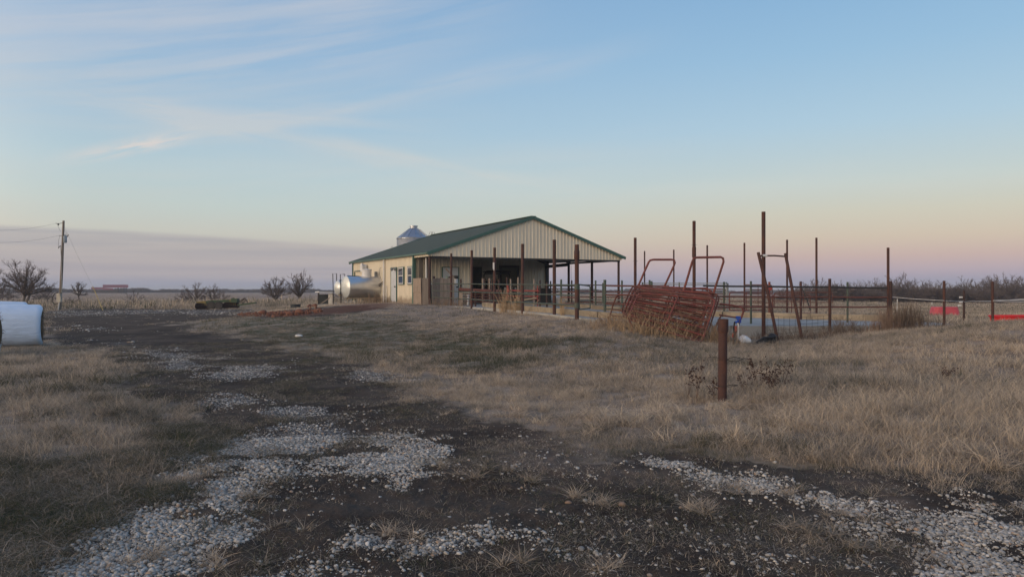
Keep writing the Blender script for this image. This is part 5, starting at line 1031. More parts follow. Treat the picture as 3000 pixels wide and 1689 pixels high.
def rtub(px0, px1, y0, y1, d, m, lb, flip):
    c = P((px0+px1)/2, y1, d); w2 = (px1-px0)/2*d/F; h = (y1-y0)*d/F; t = thing('feed_tub', c, lb, 'feed tub', 'red plastic feed tubs'); k = 20
    a, b = (1., .86) if flip else (.9, 1.0)
    mb = MB(); n0 = 0
    for j, (f, z) in enumerate(((a, 0), (a*.5+b*.5, h*.5), (b, h*.93), (b*1.01 if not flip else b*.97, h))):
        for i in range(k):
            th = 2*PI*i/k; sx = abs(math.cos(th))**.45*(1 if math.cos(th) > 0 else -1); sy = abs(math.sin(th))**.45*(1 if math.sin(th) > 0 else -1)
            mb.v.append(c+Vector((sx*w2*f, sy*w2*.55*f, z)))
    for j in range(3):
        for i in range(k): mb.f.append((j*k+i, j*k+(i+1) % k, (j+1)*k+(i+1) % k, (j+1)*k+i))
    if flip: mb.f.append(tuple(3*k+i for i in range(k)))
    else:
        for i in range(k): mb.v.append(mb.v[3*k+i]*1.0-Vector(((mb.v[3*k+i]-c).x*.04, (mb.v[3*k+i]-c).y*.04, .0)))
        for i in range(k): mb.v.append(Vector((mb.v[4*k+i].x, mb.v[4*k+i].y, c.z+.05)))
        for j in (3, 4):
            for i in range(k): mb.f.append((j*k+i, j*k+(i+1) % k, (j+1)*k+(i+1) % k, (j+1)*k+i))
        mb.f.append(tuple(5*k+i for i in range(k)))
    mb.build('tub_shell', m, t, False)
    rim = MB(); zr = (0 if flip else h); rr = a if flip else b
    rim.tube([c+Vector(((abs(math.cos(2*PI*i/k))**.45*(1 if math.cos(2*PI*i/k) > 0 else -1))*w2*rr*1.01, (abs(math.sin(2*PI*i/k))**.45*(1 if math.sin(2*PI*i/k) > 0 else -1))*w2*.55*rr*1.01, zr)) for i in range(k+1)], .03, 6, False); rim.build('tub_rim', m, t)
rtub(2727, 2806, 898, 923, 42, mat('pink_red_plastic', (.50, .075, .10), rough=.5), 'faded pinkish red feed tub turned upside down in the far grass', True)
rtub(2912, 3060, 925, 953, 27, mat('red_plastic', (.62, .03, .035), (.5, .03, .03), rough=.4), 'bright red oval feed tub at the right edge behind the dry grass', False)
# ------------------------------------------------------------------ wrapped bales
HAY = mat('old_hay', (.10, .075, .05), (.17, .13, .09), .8, 9., .95, bump=1., bscale=30)
def bale(px, py, d, r, L, az_, lb, sq=1.):
    c = P(px, py, d); c.z = gz(c.x, c.y); ax = Vector((math.cos(az_), math.sin(az_), 0)); t = thing('wrapped_bale', c, lb, 'bale', 'white wrapped bales at the left edge')
    up = UZ; sd = Vector((-ax.y, ax.x, 0)); k = 36; mb = MB(); rg = random.Random(px)
    prof = [(-.5, .80), (-.49, .90), (-.465, .965), (-.42, .99), (-.2, 1.), (0, 1.01), (.2, 1.0), (.42, .985), (.465, .965), (.49, .90), (.5, .80)]
    ph = [rg.uniform(0, 6) for _ in range(4)]
    for u, f in prof:
        for i in range(k):
            th = 2*PI*i/k; e = .72; cs, sn = math.cos(th), math.sin(th); cx2 = abs(cs)**e*(1 if cs > 0 else -1); sn2 = abs(sn)**e*(1 if sn > 0 else -1)
            w_ = 1+.018*math.sin(3*th+ph[0])+.012*math.sin(u*9+5*th+ph[1]); zz_ = sn2*r*sq*f*w_; zz_ = max(zz_, -r*sq*.97)
            bulge = 1+.05*max(0, -sn)
            mb.v.append(c+ax*(u*L*(1+.035*math.sin(2*th+ph[2])))+sd*cx2*r*f*w_*bulge+UZ*(zz_+r*sq*.97-.03))
    for j in range(len(prof)-1):
        for i in range(k): mb.f.append((j*k+i, j*k+(i+1) % k, (j+1)*k+(i+1) % k, (j+1)*k+i))
    mb.build('plastic_wrap', WRAP, t, True)
    for s in (-1, 1): MB().lathe(c+UZ*(r*sq*.97-.03)+ax*s*L*.497, [(r*.84, -.02), (r*.78, .03), (r*.5, .05), (.02, .04)], 24, tuple(ax*s)).build('hay_face', HAY, t)
    rg2 = random.Random(px+5); st3 = MB()
    for _ in range(260):
        th = rg2.uniform(0, 6.28); q_ = c+UZ*(r*sq*.97-.03)+ax*L*.5+(sd*math.cos(th)+UZ*math.sin(th))*r*rg2.uniform(.4, .95); st3.tube([q_, q_+ax*rg2.uniform(.0, .06)+Vector((rg2.gauss(0, .05), rg2.gauss(0, .05), rg2.gauss(0, .05)))], .004, 3, False)
    st3.build('loose_hay', HAY, t)
    return t
bale(20, 1013, 21.8, .64, 1.75, R(33), 'white plastic wrapped bale with a smooth face nearest the track')
bale(-8, 995, 24.6, .69, 1.75, R(36), 'white wrapped bale behind, only its top showing')
bale(-116, 1060, 17.5, .66, 1.3, R(12), 'nearer bale at the frame edge with dark hay showing at its end')
# ------------------------------------------------------------------ utility pole
up0 = P(175, 908, 72); up0.z = gz(up0.x, up0.y)-.02; utop = P(186, 646, 72)
po = thing('utility_pole', up0, 'wooden utility pole carrying a grey transformer and a meter box', 'utility pole')
MB().tube([up0, up0.lerp(utop, .5)+Vector((.03, 0, 0)), utop], [.14, .125, .10], 14).build('pole_shaft', POLEW, po, True)
c = P(190.5, 711, 71.7); MB().lathe(c, [(.14, 0), (.16, .03), (.16, .62), (.13, .68), (.03, .70)], 16).lathe(c+Vector((.05, 0, .68)), [(.03, 0), (.045, .06), (.03, .12), (.02, .22)], 8).build('transformer', mat('grey_blue_can', (.26, .32, .38)), po, True)
MB().tube([P(186, 688, 72), P(199, 690, 71.8), P(201, 687, 71.8)], .03, 6).tube([P(199, 690, 71.8), P(197, 694, 71.8)], .03, 6).build('cutout_arm', DARKM, po)
MB().tube([P(183, 653, 72), P(170, 655, 72), P(163, 654, 72)], .025, 6).lathe(P(171, 657, 72), [(.03, -.1), (.07, -.03), (.05, .0), (.07, .04), (.03, .1)], 8).build('line_arm', DARKM, po); MB().tube([P(182, 690, 72), P(172, 690, 72)], .03, 6).build('line_arm', GREYP, po)
MB().quad_box(P(173, 871.5, 71.7), (.20, 0, 0), (0, .10, 0), (0, 0, .43)).quad_box(P(172, 862, 71.58), (.12, 0, 0), (0, .04, 0), (0, 0, .10)).build('meter_box', mat('beige_meter_box', (.46, .44, .38), (.3, .27, .23), .7, 5.), po)
MB().tube([P(174, 886, 71.7), Vector((up0.x-.03, up0.y-.2, up0.z))], .06, 8).build('conduit', WHITEP, po); MB().tube([P(180.5, 856, 71.85), P(180, 770, 71.85), P(177, 720, 71.85)], .025, 6).build('conduit', GREYP, po)
MB().tube([P(170, 856, 71.7), P(160, 860, 71.7), P(153, 872, 71.7), P(153, 884, 71.7), P(160, 891, 71.7), P(168, 889, 71.7)], .04, 6).build('black_cable_loop', BLACK, po, True)
MB().tube([P(178, 720, 71.8), P(173, 722, 71.8), P(171, 727, 71.8)], .04, 6).tube([P(174, 693, 71.8), P(171, 707, 71.8), P(171, 722, 71.8)], .012, 4).tube([P(187, 668, 71.8), P(192, 680, 71.7), P(198, 688, 71.7)], .010, 4).tube([P(167, 655, 72), P(172, 668, 72), P(178, 678, 72)], .010, 4).build('drop_wire', DARKM, po)
gw = thing('guy_wire', P(303, 905, 70), 'guy wire with a pale yellow guard right of the utility pole', 'guy wire'); ge = P(302, 904, 70); ge.z = gz(ge.x, ge.y)
MB().tube([P(188, 662, 72), P(225, 745, 71.4), P(272, 840, 70.6)], .010, 4).build('wire', GREYP, gw); MB().tube([P(272, 839, 70.6), ge], .038, 8).build('guard', mat('yellow_guard', (.45, .36, .17)), gw, True)
for k, (a, b, lb) in enumerate((((163, 654), (-60, 676), 'upper power line running off to the left'), ((170, 690), (-60, 712), 'lower power line running off to the left'))):
    pA, pB = P(a[0], a[1], 72), P(b[0], b[1]-2, 60); tag(MB().tube([pA.lerp(pB, t_)-UZ*(.25*4*t_*(1-t_)) for t_ in np.linspace(0, 1, 9)], .008, 4).build('power_line', DARKM), lb, 'power line', 'power lines')
for px, d, lb in ((452, 66, 'short split fence post stub beside the far track'), (318, 120, 'small grey stub post in the left field')):
    a = P(px, 900, d); z = gz(a.x, a.y); t = tag(MB().quad_box((a.x, a.y, z+.22), (.06, .0, 0), (0, .06, 0), (.0, 0, .25)).quad_box((a.x+.12, a.y, z+.2), (.04, .0, 0), (0, .05, 0), (.03, 0, .22)).build('stub_post', PLANK), lb, 'post')
# ------------------------------------------------------------------ disc harrow
JD = mat('green_implement_paint', (.025, .062, .032), (.04, .05, .03), .6, 4., .6); YL = mat('yellow_implement_paint', (.20, .165, .06), (.14, .09, .05), .7, 5., .7)
def H8(x, y, dd=0.): return P(450+x/5.152, 750+y/5.152, 68+dd)
dh = thing('disc_harrow', P(655, 903, 68), 'green and yellow disc harrow parked at the field edge', 'farm implement')
MB().bar(H8(790, 690), H8(1250, 668), .14, .22).build('main_beam', JD, dh); MB().bar(H8(800, 690, 2), H8(1250, 668, 2), .14, .2).build('main_beam', JD, dh)
for x in (830, 960, 1090): MB().bar(H8(x, 686), H8(x, 684, 2), .12, .12).build('cross_beam', JD, dh)
MB().bar(H8(650, 702), H8(800, 690), .14, .22).build('gang_beam', YL, dh); MB().bar(H8(650, 700, 1.6), H8(810, 688, 2.2), .12, .14).build('gang_beam', YL, dh)
MB().bar(H8(1100, 700), H8(1265, 690), .12, .1).build('gang_beam', YL, dh); MB().bar(H8(1010, 758), H8(1160, 680), .12, .16).build('lift_arm', JD, dh); MB().bar(H8(1150, 668), H8(1240, 660), .3, .1).build('step_plate', YL, dh)
MB().quad_box(H8(1232, 668), (.28, 0, 0), (0, .3, 0), (0, 0, .18)).bar(H8(1215, 650), H8(1205, 628), .06, .12).build('hydraulic_tower', JD, dh); MB().bar(H8(1270, 738), H8(1545, 702), .14, .13).build('tongue', JD, dh); MB().bar(H8(1545, 702), H8(1560, 708), .2, .06).build('hitch', DARKM, dh)
MB().tube([H8(1295, 738), H8(1290, 770)], .04, 6).build('jack_stand', DARKM, dh)
def disc(x, y, dd, r=.30): MB().lathe(H8(x, y, dd), [(.02, -.02), (r*.8, .0), (r, .05), (r*.99, .06), (r*.7, .02), (.02, .0)], 18, (.9, -.42, 0)).build('disc', RUSTD, dh, True)
for x0, x1, y in ((655, 800, 752), (1075, 1245, 745)):
    for i in range(7): disc(x0+(x1-x0)*i/6, y, -.2+i*.05); disc(x0+(x1-x0)*i/6+8, y-2, 1.8)
    for i in range(6): MB().tube([H8(x0+20+(x1-x0)*i/6, 698, 0), H8(x0+12+(x1-x0)*i/6, 722, -.1), H8(x0+24+(x1-x0)*i/6, 740, -.15)], .03, 6).build('disc_hanger', YL, dh)
for x, dd in ((985, -.1), (870, -.1), (985, 2.1), (870, 2.1)):
    w_ = MB().lathe(H8(x, 745, dd), [(.2, -.1), (.36, -.10), (.40, -.05), (.40, .07), (.36, .12), (.2, .12)], 20, (0, 1, 0)).build('wheel', BLACK, dh, True); MB().lathe(H8(x, 745, dd), [(.2, -.11), (.17, -.06), (.05, -.09)], 12, (0, 1, 0)).build('rim', DARKM, w_)
for pts in ([(1262, 690), (1310, 675), (1370, 630), (1395, 650), (1370, 700), (1340, 725)], [(1262, 705), (1320, 700), (1365, 640), (1385, 632), (1400, 665), (1425, 700)], [(1262, 690), (1340, 660), (1372, 634), (1360, 690), (1310, 735)]):
    MB().tube([H8(x, y, .3) for x, y in pts], .028, 6).build('hydraulic_hose', RUSTD, dh, True)
# ------------------------------------------------------------------ rubble, tub
CLAY = mat('fired_clay_clod', (.15, .062, .042), (.25, .135, .09), .7, 3., .95, bump=.5)
def clods(n, poly, s0, s1, lb, seed, m, name='rubble'):
    rg = random.Random(seed); mb = bmesh.new()
    xs = [p[0] for p in poly]; ys = [p[1] for p in poly]; k = 0; arr = []
    while len(arr) < n:
        x, y = rg.uniform(min(xs), max(xs)), rg.uniform(min(ys), max(ys))
        if inpoly(np.array([x]), np.array([y]), poly)[0]: arr.append((x, y))
    z = hgt([a[0] for a in arr], [a[1] for a in arr])
    for (x, y), zz_ in zip(arr, z):
        s = s0*(s1/s0)**(rg.random()**1.8); r = bmesh.ops.create_icosphere(mb, subdivisions=1, radius=s); M3 = Euler((rg.uniform(0, 6), rg.uniform(0, 6), rg.uniform(0, 6))).to_matrix()
        sc3 = Vector((rg.uniform(.8, 1.3), rg.uniform(.7, 1.1), rg.uniform(.5, .8)))
        for v in r['verts']: v.co = M3@Vector((v.co.x*sc3.x, v.co.y*sc3.y, v.co.z*sc3.z)); v.co *= rg.uniform(.85, 1.12); v.co += Vector((x, y, float(zz_)+s*.35))
    me = bpy.data.meshes.new(name); mb.to_mesh(me); mb.free(); me.materials.append(m); o = bpy.data.objects.new(name, me); COL.objects.link(o); o['kind'] = 'stuff'; o['label'] = lb
def dz_(pts): return [ray(450+x/5.152, 750+y/5.152) for x, y in pts]
clods(520, dz_([(1250, 880), (1600, 855), (2000, 835), (2100, 840), (2500, 800), (2570, 850), (2200, 890), (1700, 920), (1300, 910)]), .03, .11, 'spread of broken red clay rubble left of the barn', 3, CLAY)
clods(160, dz_([(2310, 770), (2440, 730), (2480, 740), (2480, 790), (2330, 800)]), .07, .19, 'small pile of orange red rubble by the shed', 4, CLAY)
for i, (x, y, s, lb) in enumerate(((2370, 740, .20, 'orange rock beside the little shed'), (2415, 722, .17, 'orange rock leaning on the shed board'), (2200, 852, .19, 'big clay clod right of the black tub'), (2060, 870, .17, 'big clay clod in front of the black tub'), (1640, 872, .17, 'pale clay clod at the left end of the rubble'))):
    a = P(450+x/5.152, 750+y/5.152, 47.5); xx, yy = ray(450+x/5.152, 750+y/5.152+3); yy = min(yy, 52); a = Vector(((450+x/5.152-1500)/F*yy, yy, 0)); tag(blob('clay_rock', (a.x, a.y, gz(a.x, a.y)+s*.5), s*1.2, s, s*.75, CLAY, i+50, 1, .3), lb, 'rock')
a = P(866, 911, 49.5); a.z = gz(a.x, a.y); t = thing('rubber_tub', a, 'round black rubber tub standing beside the red rubble', 'tub')
MB().lathe(a, [(.30, 0), (.33, .1), (.33, .34), (.35, .36), (.35, .38), (.31, .38), (.30, .1), (.02, .08)], 22).build('tub_body', mat('black_rubber_tub', (.035, .045, .055)), t, True)
a = P(888, 909, 49.8); tag(MB().lathe((a.x, a.y, gz(a.x, a.y)), [(.36, 0), (.37, .05), (.33, .12), (.1, .16), (.02, .16)], 20).build('tub_lid', BLACK, None, True), 'low black rubber disc lying right of the round tub', 'rubber disc')
x, y = ray(876, 988); tag(blob('litter', (x, y, gz(x, y)+.05), .13, .09, .05, WHITEP, 77, 1, .3), 'scrap of white litter on the grass below the rubble', 'litter')
# larger loose stones that can be told apart
TANS = mat('tan_stone', (.26, .18, .13), (.2, .15, .12), bump=.3)
LS = mat('pale_limestone', (.42, .41, .39), (.33, .29, .25), .6, 14., .85, bump=.4)
for i, (x, y, s, m, lb) in enumerate(((1091, 1172, .035, LS, 'palest lone stone near the middle of the dark track'), (1430, 1262, .045, TANS, 'tan lump of clay right of the tufts'), (1130, 1300, .030, LS, 'white chip on the dark soil below the centre'), (1463, 1310, .032, LS, 'rounded white stone in the dark soil right of centre'), (940, 1210, .034, LS, 'white stone at the lower edge of the upper gravel fan'),
        (975, 1222, .036, LS, 'flat white stone beside the upper gravel fan'), (885, 1323, .035, LS, 'smooth white stone above the bottom gravel patch'), (840, 1130, .04, LS, 'round stone in the grassy gap of the gravel'), (1566, 1270, .05, TANS, 'brown flat stone between the tufts at the right'), (1950, 1160, .035, LS, 'pale stone at the edge of the dry grass'), (1091, 1003, .05, LS, 'pale rock lying alone where grass meets soil'),
        (1210, 1392, .028, LS, 'small round white stone near the bottom edge'), (330, 1405, .05, LS, 'grey round cobble on the left gravel'), (240, 1408, .04, LS, 'pale cobble left of the grey one'))):
    X_, Y_ = ray(x*DS, y*DS); s *= .55; tag(blob('stone', (X_, Y_, gz(X_, Y_)+s*.35), s*1.15, s*.9, s*.65, m, 100+i, 1, .25), lb, 'stone')
# ------------------------------------------------------------------ trees
def grow(seed, H, W2, multi=1, levels=6, up=.25, r0=None, low=.18, twigr=.012, bark=BARK, tw=TWIG, split=(2, 3), droop=0.):
    """bare tree: returns trunk mesh and crown mesh (both in local coordinates)"""
    rg = random.Random(seed); T = MB(); C_ = MB(); r0 = r0 or H*.028; mx = [0]
    def br(p, d, L, r, lv):
        k = 3 if lv < 3 else 2; pts = [p]; q = p.copy(); dd = d.copy()
        for i in range(k):
            dd = (dd+Vector((rg.gauss(0, .16), rg.gauss(0, .16), rg.gauss(0, .10)+up*.12-droop*(lv > 3)*.25))).normalized(); q = q+dd*L/k; pts.append(q.copy())
        rr = [max(twigr*.5, r*(1-.42*i/k)) for i in range(k+1)]
        (T if lv < 2 else C_).tube(pts, rr, 6 if lv < 2 else 3, False)
        if lv >= levels: return
        nb = rg.randint(*split)+(1 if lv >= 2 else 0)
        for j in range(nb):
            f = 1. if j == 0 else rg.uniform(.45, 1.); b = pts[-1] if j == 0 else pts[min(k, int(f*k))].lerp(pts[-1], .3*rg.random())
            ang = rg.uniform(.12, .40) if j == 0 else rg.uniform(.45, .85); a = rg.uniform(0, 6.28); o1 = dd.orthogonal().normalized(); o2 = dd.cross(o1); nd = (dd*math.cos(ang)+(o1*math.cos(a)+o2*math.sin(a))*math.sin(ang)).normalized(); nd.z = nd.z*.9+up*.25; nd.normalize()
            br(b, nd, L*rg.uniform(.70, .92)*(1. if lv < 3 else .9), max(twigr*.6, rr[-1]*rg.uniform(.55, .8)), lv+1)
    for m in range(multi):
        a = rg.uniform(0, 6.28); d = Vector((math.cos(a)*.35*(multi > 1), math.sin(a)*.35*(multi > 1), 1)).normalized(); br(Vector((0, 0, 0)), d, H*low*rg.uniform(1., 1.3), r0*(1 if multi == 1 else .7), 0)
    zs = [v.z for v in C_.v]; xs = [abs(v.x) for v in C_.v]; zt = sorted(zs)[int(.995*len(zs))]; xt = sorted(xs)[int(.98*len(xs))]; sx, s_z = W2/xt, H/zt
    tp = [v for v in C_.v if v.z > .45*zt]; ox = sum(v.x for v in tp)/len(tp)/zt; oy = sum(v.y for v in tp)/len(tp)/zt
    for mb in (T, C_): mb.v = [Vector((v.x-ox*max(0, v.z), v.y-oy*max(0, v.z), v.z)) for v in mb.v]
    xs = [abs(v.x) for v in C_.v]; xt = sorted(xs)[int(.98*len(xs))]; sx = W2/xt
    for mb in (T, C_):
        mb.v = [Vector((v.x*sx, v.y*sx, v.z*s_z)) for v in mb.v]
    return T, C_
def dome(seed, H, W2, stems=1, limbs=12, z0=.30, twigr=.012, r0=None, sub=11, tws=6, flat=1.):
    """bare tree with a rounded crown: limbs fan out to a dome, each carrying branches and fine twigs"""
    rg = random.Random(seed); T = MB(); C_ = MB(); r0 = r0 or H*.03; ends = []
    for s in range(stems):
        a = rg.uniform(0, 6.28); q = Vector((math.cos(a), math.sin(a), 0))*W2*.18*(stems > 1); th = H*rg.uniform(.22, .32)
        p = [Vector((0, 0, 0))+q*.15, q*.5+Vector((rg.gauss(0, .02*H), 0, th*.55)), q+Vector((rg.gauss(0, .02*H), rg.gauss(0, .02*H), th))]; T.tube(p, [r0, r0*.85, r0*.72], 7, False); ends.append(p)
    for k in range(limbs):
        p = ends[k % stems]; ph = k*2.4+rg.uniform(-.4, .4); u = (k+.5)/limbs; el_ = math.asin(min(1, max(-1, z0*.2+(1-u)*(1.0-z0*.2)))); rr = rg.uniform(.72, 1.0)
        tg = Vector((math.cos(ph)*math.cos(el_)*W2*rr, math.sin(ph)*math.cos(el_)*W2*rr, H*z0+(H*(1-z0))*math.sin(el_)**flat*rr)); st_p = p[1].lerp(p[2], rg.uniform(.35, 1.)); mid = st_p.lerp(tg, .5)+Vector((rg.gauss(0, .05), rg.gauss(0, .05), .06+rg.gauss(0, .04)))*H
        n_ = 6; path = []
        for i in range(n_+1):
            t = i/n_; path.append(st_p*(1-t)**2+mid*2*t*(1-t)+tg*t*t+(Vector((rg.gauss(0, .012), rg.gauss(0, .012), rg.gauss(0, .012)))*H if 0 < i else Vector()))
        rl = r0*rg.uniform(.38, .55); T.tube(path, [rl*(1-.8*i/n_)+twigr*.5 for i in range(n_+1)], 5, False)
        for j in range(sub):
            t = .22+.78*(j+rg.random())/sub; i = min(n_-1, int(t*n_)); b = path[i].lerp(path[i+1], t*n_-i) if t < 1 else path[-1]
            out = (b-Vector((0, 0, H*.3))).normalized(); d = (out+Vector((rg.gauss(0, .55), rg.gauss(0, .55), rg.gauss(.15, .4)))).normalized(); L = H*rg.uniform(.10, .20)*(1.15-.4*t)
            m1 = b+d*L*.5+Vector((rg.gauss(0, .015), rg.gauss(0, .015), .01))*H; e = b+d*L+Vector((0, 0, .02*H)); C_.tube([b, m1, e], [twigr*1.7, twigr*1.2, twigr*.7], 3, False)
            for w_ in range(tws):
                f = rg.uniform(.2, 1.); c = b.lerp(m1, f*2) if f < .5 else m1.lerp(e, f*2-1); dd = (d+Vector((rg.gauss(0, .6), rg.gauss(0, .6), rg.gauss(.2, .5)))).normalized(); L2 = H*rg.uniform(.04, .09)
                e2 = c+dd*L2; C_.tube([c, e2], [twigr*.7, twigr*.35], 3, False)
                for x_ in range(2): c3 = c.lerp(e2, rg.uniform(.3, .9)); C_.tube([c3, c3+(dd+Vector((rg.gauss(0, .7), rg.gauss(0, .7), rg.gauss(0, .5)))).normalized()*L2*.6], [twigr*.45, twigr*.25], 3, False)
    return T, C_
def tree(px, py, d, proto, lb, grp=None, rz=0., s=1., name='bare_tree'):
    c = P(px, py, d); c.z = gz(c.x, c.y)-.05; t = bpy.data.objects.new(name, None); COL.objects.link(t); t.location = c; t.rotation_euler = (0, 0, rz); t.scale = (s, s, s); tag(t, lb, 'tree', grp)
    for nm, me in zip(('trunk', 'crown'), proto):
        o = bpy.data.objects.new(nm, me); COL.objects.link(o); o.parent = t
    return t
def mesh_of(tc_, bark=BARK, tw=TWIG):
    out = []
    for nm, mb, m in (('trunk', tc_[0], bark), ('crown', tc_[1], tw)):
        me = bpy.data.meshes.new(nm); me.from_pydata([tuple(v) for v in mb.v], [], mb.f); me.materials.append(m); out.append(me)
    return out
sc = lambda px_, d: px_*d/F
def single(px, yt, d, hw, lb, seed, rz=0., name='bare_tree', **kw):
    c = P(px, 880, d); h = E-(yt-HOR)*d/F-gz(c.x, c.y); return tree(px, 880, d, mesh_of(dome(seed, h*.97, sc(hw, d)*1.12, **kw)), lb, None, rz, 1., name)
single(76, 757, 92, 68, 'round bare tree behind the white bales', 3, 1.0, stems=2, limbs=22, twigr=.016, r0=.17, z0=.28, sub=15, tws=7)
single(232, 817, 130, 19, 'small bare tree left of the distant red barn', 5, limbs=9, twigr=.02, r0=.12)
single(808, 800, 95, 39, 'bare multi-stemmed tree left of the tanks, the nearer of two', 8, 2., stems=3, limbs=16, twigr=.014, r0=.11, z0=.3)
single(880, 791, 97, 38, 'bare tree with a straight trunk just left of the tanks', 14, .5, stems=1, limbs=16, twigr=.014, r0=.14, z0=.42)
single(573, 822, 98, 40, 'spreading bare thicket tree behind the disc harrow', 21, .2, stems=4, limbs=15, twigr=.013, r0=.09, z0=.2, sub=9)
single(624, 826, 99, 28, 'upright bare thicket tree right behind the disc harrow', 23, 1.2, stems=3, limbs=10, twigr=.013, r0=.08, z0=.25, sub=9)
single(-30, 755, 105, 46, 'bare tree mostly cut off by the left edge', 31, limbs=14, twigr=.015)
protos = [mesh_of(dome(40+i, 6.0, 3.3+.4*(i % 3), 1+i % 3, 17+i, .28+.05*(i % 2), .022, .10, 9, 5), BARK, TWIGF) for i in range(5)]
shr = [mesh_of(dome(60+i, 2.6, 1.9, 4, 14, .12, .014, .05, 8, 5), BARK, TWIGF) for i in range(3)]
for i, (px, py, d, s, lb) in enumerate(((20, 872, 120, 1.1, 'low grey shrub left of the round bare tree'), (120, 872, 122, 1.2, 'low grey shrub right of the round bare tree'), (140, 872, 130, 1.1, 'twiggy shrub between the round tree and the utility pole'), (210, 872, 84, .55, 'small brown shrub just right of the utility pole'), (392, 884, 88, .75, 'brown shrub in the field right of the red barn'), (650, 884, 97, .8, 'low shrub at the right foot of the thicket'), (1000, 850, 150, 1., 'far shrub behind the gooseneck pipes'), (5, 868, 140, 1.3, 'grey shrub by the left edge'), (545, 884, 96, .9, 'brushy shrub at the left foot of the thicket'))):
    tree(px, py, d, shr[i % 3], lb, 'bare shrubs of the left field', i*1.3, s, 'bare_shrub')
named = {2395: 'pale bare tree left of the clear standing distant post', 2640: 'broad dark bare tree just right of the reed clump', 2835: 'tall thin bare tree above the wire post', 2915: 'large dense bare tree behind the right wire post', 2558: 'rounded bare tree behind the right fence bay'}
trs = [(2330, 835, .0), (2360, 822, 0), (2395, 812, 0), (2430, 830, 0), (2470, 822, 0), (2505, 825, 0), (2558, 815, 0), (2585, 820, 0), (2610, 818, 0), (2640, 806, 0), (2672, 812, 0), (2700, 822, 0), (2738, 818, 0), (2765, 828, 0), (2800, 832, 0), (2835, 808, 0), (2866, 822, 0), (2890, 812, 0), (2915, 803, 0), (2950, 808, 0), (2980, 818, 0), (3010, 808, 0), (3050, 800, 0), (3100, 806, 0),
       (2295, 838, 1), (2345, 838, 1), (2380, 832, 1), (2415, 836, 1), (2450, 832, 1), (2490, 836, 1), (2530, 826, 1), (2570, 830, 1), (2600, 830, 1), (2655, 824, 1), (2690, 832, 1), (2725, 830, 1), (2780, 838, 1), (2820, 834, 1), (2855, 830, 1), (2900, 826, 1), (2930, 826, 1), (2965, 824, 1), (2995, 822, 1), (3030, 820, 1)]
for i, (px, yt, row) in enumerate(trs):
    d = 150+random.uniform(-6, 6)+row*25; zt = E-(yt-HOR)*d/F; c = P(px, 885, d); h = zt-gz(c.x, c.y)
    marks = ((2306, 'the right leaning pole'), (2392, 'the clear distant post'), (2431, 'the mesh end post'), (2483, 'the mossy fence post'), (2602, 'the tall post in the reeds'), (2690, 'the bare rope span'), (2766, 'the nearest rope post'), (2824, 'the far rope post'), (2908, 'the right rope post'), (2985, 'the bright red tub'))
    m = min(marks, key=lambda q: abs(q[0]-px)); side = 'left of' if px < m[0]-12 else 'right of' if px > m[0]+12 else 'straight behind'
    lb = named.get(px, '%s bare tree, %s of the winter wood, %s %s' % ('tall' if yt < 815 else 'middling' if yt < 829 else 'low', 'back' if row else 'front', side, m[1]))
    if px > 3000: lb = 'bare tree of the winter wood standing past the right edge, %s row, %s' % ('back' if row else 'front', 'nearer the edge' if px < 3040 else 'further out' if px < 3080 else 'furthest out')
    tree(px, 885, d, protos[i % 5], lb, 'bare trees of the winter wood', i*2.1, h/6.0*random.uniform(.94, 1.10))
# brush filling the wood, and thin far tree lines
bush_v = []
for i in range(4):
    a = mesh_of(grow(80+i, 2.4, 1.8, 5, 5, .1, low=.2, twigr=.035), TWIGF, TWIGF); bush_v.append(a[1])
n = 420; px = rng.uniform(2260, 3150, n); dd = rng.uniform(140, 185, n); x = (px-1500)/F*dd; dens = np.clip((px-2230)/200, .35, 1)
sS = rng.uniform(.55, 1.15, n)*dens; scatter('brushwood', np.c_[x, dd, hgt(x, dd)-.1], np.c_[np.zeros(n), np.zeros(n), rng.uniform(0, 6.3, n)], np.c_[sS, sS, sS*rng.uniform(.8, 1.3, n)], rng.integers(0, 4, n), np.zeros(n), bush_v, 'dense grey brushwood between the trunks of the winter wood')
n = 1500; az_ = rng.uniform(-.72, .72, n); dd = rng.uniform(640, 780, n); x = np.sin(az_)*dd; y = np.cos(az_)*dd
sS = (.5+1.7*fbm(az_*60, az_*0, 1., 3, 201)+.7*rng.uniform(0, 1, n))*.85; z = hgt(x, y)
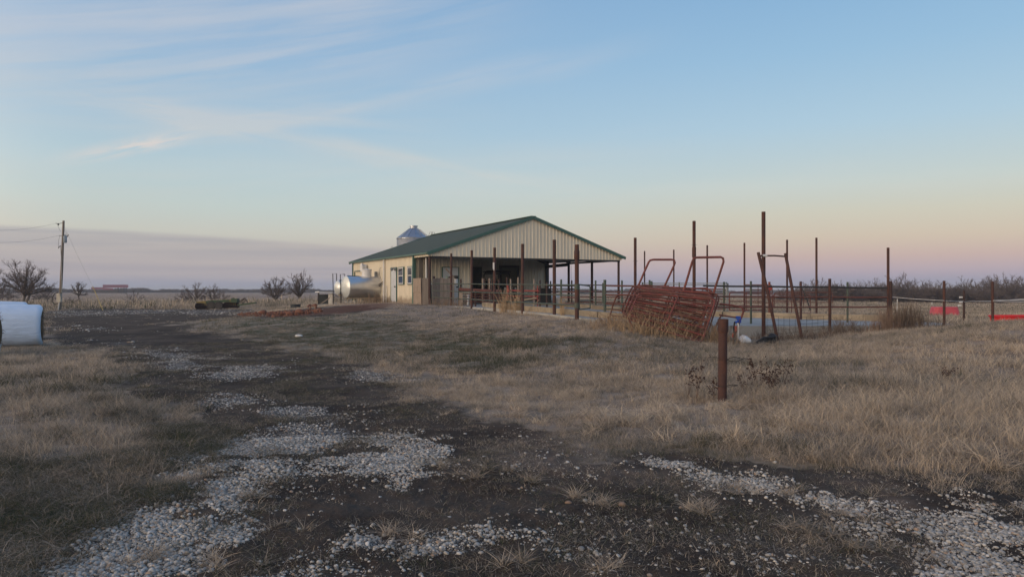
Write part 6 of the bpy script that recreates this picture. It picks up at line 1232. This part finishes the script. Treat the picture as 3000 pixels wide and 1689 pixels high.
scatter('far_tree_line', np.c_[x, y, z-.5], np.c_[np.zeros(n), np.zeros(n), rng.uniform(0, 6.3, n)], np.c_[sS*1.7, sS*1.7, sS*.85], rng.integers(0, 4, n), np.zeros(n), bush_v, 'thin dark line of trees on the far horizon')
# distant red-roofed barn
d = 480; rb = thing('distant_barn', P(320, 857, d), 'far away low barn with a dark red roof', 'barn'); rr_ = mat('dark_red_roof', (.20, .035, .045), (.16, .03, .04)); dk = mat('dark_opening', (.035, .033, .035))
def Q(x, y, dd=0.): return P(x, y, d+dd)
gzz = min(Q(320, 857).z, gz(*Q(320, 857).xy))
for x0, x1, yt, yb, ym in ((267, 301, 841, 847.5, 849), (301, 376, 833.5, 842, 848)):
    MB().poly([Q(x0, yb, -4), Q(x1, yb, -4), Q(x1, yt, 6), Q(x0, yt, 6)]).poly([Q(x0, yb, 16), Q(x1, yb, 16), Q(x1, yt, 6), Q(x0, yt, 6)]).build('barn_roof', rr_, rb)
MB().poly([Q(301, 842, -4.5), Q(332, 844, -4.5), Q(332, 848.5, -8), Q(301, 848.5, -8)]).build('barn_roof', rr_, rb)
b_ = Q(267, 857); MB().box((Q(268, 850).x, d, gzz-1), (Q(345, 850).x, d+12, Q(300, 848.5).z)).build('barn_body', dk, rb)
for x in (350, 358, 367, 375): MB().box((Q(x, 850).x, d-2, gzz-1), (Q(x, 850).x+.3, d-1.7, Q(x, 842).z)).build('barn_post', dk, rb)
tag(MB().box((Q(240, 850).x, d-10, gzz-1), (Q(265, 850).x, d-9, Q(250, 853.5).z)).build('white_fence', WHITEP), 'short white fence left of the distant red barn', 'fence')
# ------------------------------------------------------------------ thin evening haze
hz = MB().box((-4500, -4500, -12), (4500, 4500, 14)); hm = bpy.data.materials.new('haze'); hm.use_nodes = True; hn = hm.node_tree; hn.nodes.clear()
pv = hn.nodes.new('ShaderNodeVolumePrincipled'); pv.inputs['Color'].default_value = (.80, .85, .95, 1); pv.inputs['Density'].default_value = .00045; pv.inputs['Anisotropy'].default_value = 0
ho = hn.nodes.new('ShaderNodeOutputMaterial'); hn.links.new(pv.outputs[0], ho.inputs['Volume'])
hzo = hz.build('haze', hm); hzo['kind'] = 'stuff'; hzo['label'] = 'thin bluish evening haze over the fields'
